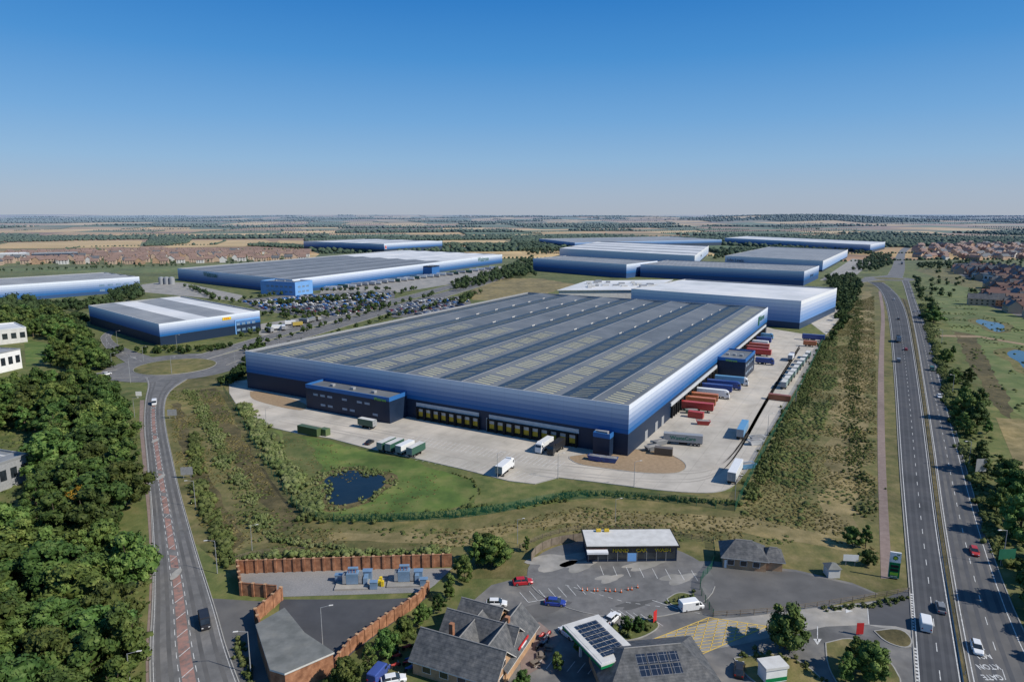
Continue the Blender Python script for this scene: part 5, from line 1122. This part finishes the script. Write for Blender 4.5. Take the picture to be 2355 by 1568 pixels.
V3=[(640,1000),(760,1018),(960,1062),(1090,1112),(1100,1150),(1000,1178),(880,1188),(760,1182),(690,1130)]
cover('scrub',V1,1.9,.3,1.1,'leaf_bush','low green scrub on the rough verge',.34,1.1)
cover('scrub',V1a,1.3,.4,1.5,'leaf_bush','mixed olive scrub covering the embankment',.62,2.1,.5)
cover('dry_scrub',V1,1.2,.3,.8,'leaf_dry','dry brown weeds on the rough verge',.62)
cover('dry_scrub',V2,1.3,.25,.8,'leaf_dry','dry brown weeds on the embankment',.6)
cover('scrub',V2,1.6,.25,1.0,'leaf_bush','green weeds on the embankment',.42,6.1)
cover('dry_scrub',V3,2.2,.15,.5,'leaf_dry','brown tussocks in the lawn',.28,4.4)
cover('scrub',[(2110,650),(2140,700),(2170,780),(2240,900),(2330,1060),(2420,1200),(2355,1320),(2290,1200),(2200,950),(2150,800),(2118,700)],2.4,.4,1.6,'leaf_bush','green scrub beside the carriageway',.62,sq=.7)
cover('scrub',[(2150,700),(2200,690),(2355,760),(2355,950),(2300,940),(2210,800)],4,.5,1.6,'leaf_bush','scattered bushes in the meadow',.22,7.1,sq=.7)
cover('undergrowth',[(-100,1700),(345,1700),(340,1250),(330,1100),(315,950),(250,890),(150,885),(-60,960)],2.4,.4,1.5,'leaf_bush','shady undergrowth beneath the trees',.8,sq=.6)
# ================================================================ CAMERA, LIGHT
cam=bpy.data.cameras.new('camera'); co=bpy.data.objects.new('camera',cam); link(co); cam.sensor_width=36; cam.lens=36*F/2355; cam.clip_end=60000; cam.clip_start=1
co.location=(0,0,CZ); co.rotation_euler=(math.pi/2-PIT,0,0); SC.camera=co
sd=Vector((.93,-.37,0)).normalized(); el=math.radians(40); sdv=Vector((sd.x*math.cos(el),sd.y*math.cos(el),math.sin(el)))
sl=bpy.data.lights.new('sun','SUN'); sl.energy=4.9; sl.angle=math.radians(.5); sl.color=(1,.94,.84); so=bpy.data.objects.new('sun',sl); link(so); so.rotation_euler=sdv.to_track_quat('Z','Y').to_euler()
w=bpy.data.worlds.new('World'); SC.world=w; w.use_nodes=True; nt=w.node_tree; sk=nt.nodes.new('ShaderNodeTexSky'); sk.sky_type='NISHITA'; sk.sun_disc=False; sk.sun_elevation=el; sk.sun_rotation=math.atan2(sd.x,sd.y); sk.altitude=0; sk.air_density=1.0; sk.dust_density=.3; sk.ozone_density=3.0
tc=nt.nodes.new('ShaderNodeTexCoord'); sx=nt.nodes.new('ShaderNodeSeparateXYZ'); nt.links.new(tc.outputs['Generated'],sx.inputs[0])
rp_=ramp(nt,sx.outputs[2],[(0,(.385,.445,.55)),(.03,(.35,.45,.60)),(.075,(.26,.45,.69)),(.13,(.155,.38,.70)),(.21,(.055,.275,.65)),(.30,(.008,.18,.56)),(.6,(.03,.15,.42)),(1,(.04,.13,.34))])
sc10=nt.nodes.new('ShaderNodeVectorMath'); sc10.operation='SCALE'; sc10.inputs[3].default_value=10; nt.links.new(rp_,sc10.inputs[0])
nt.links.new(mixn(nt,.12,sc10.outputs[0],sk.outputs[0]),nt.nodes['Background'].inputs[0]); nt.nodes['Background'].inputs[1].default_value=.1
SC.view_settings.view_transform='Standard'; SC.view_settings.look='None'; SC.view_settings.exposure=0
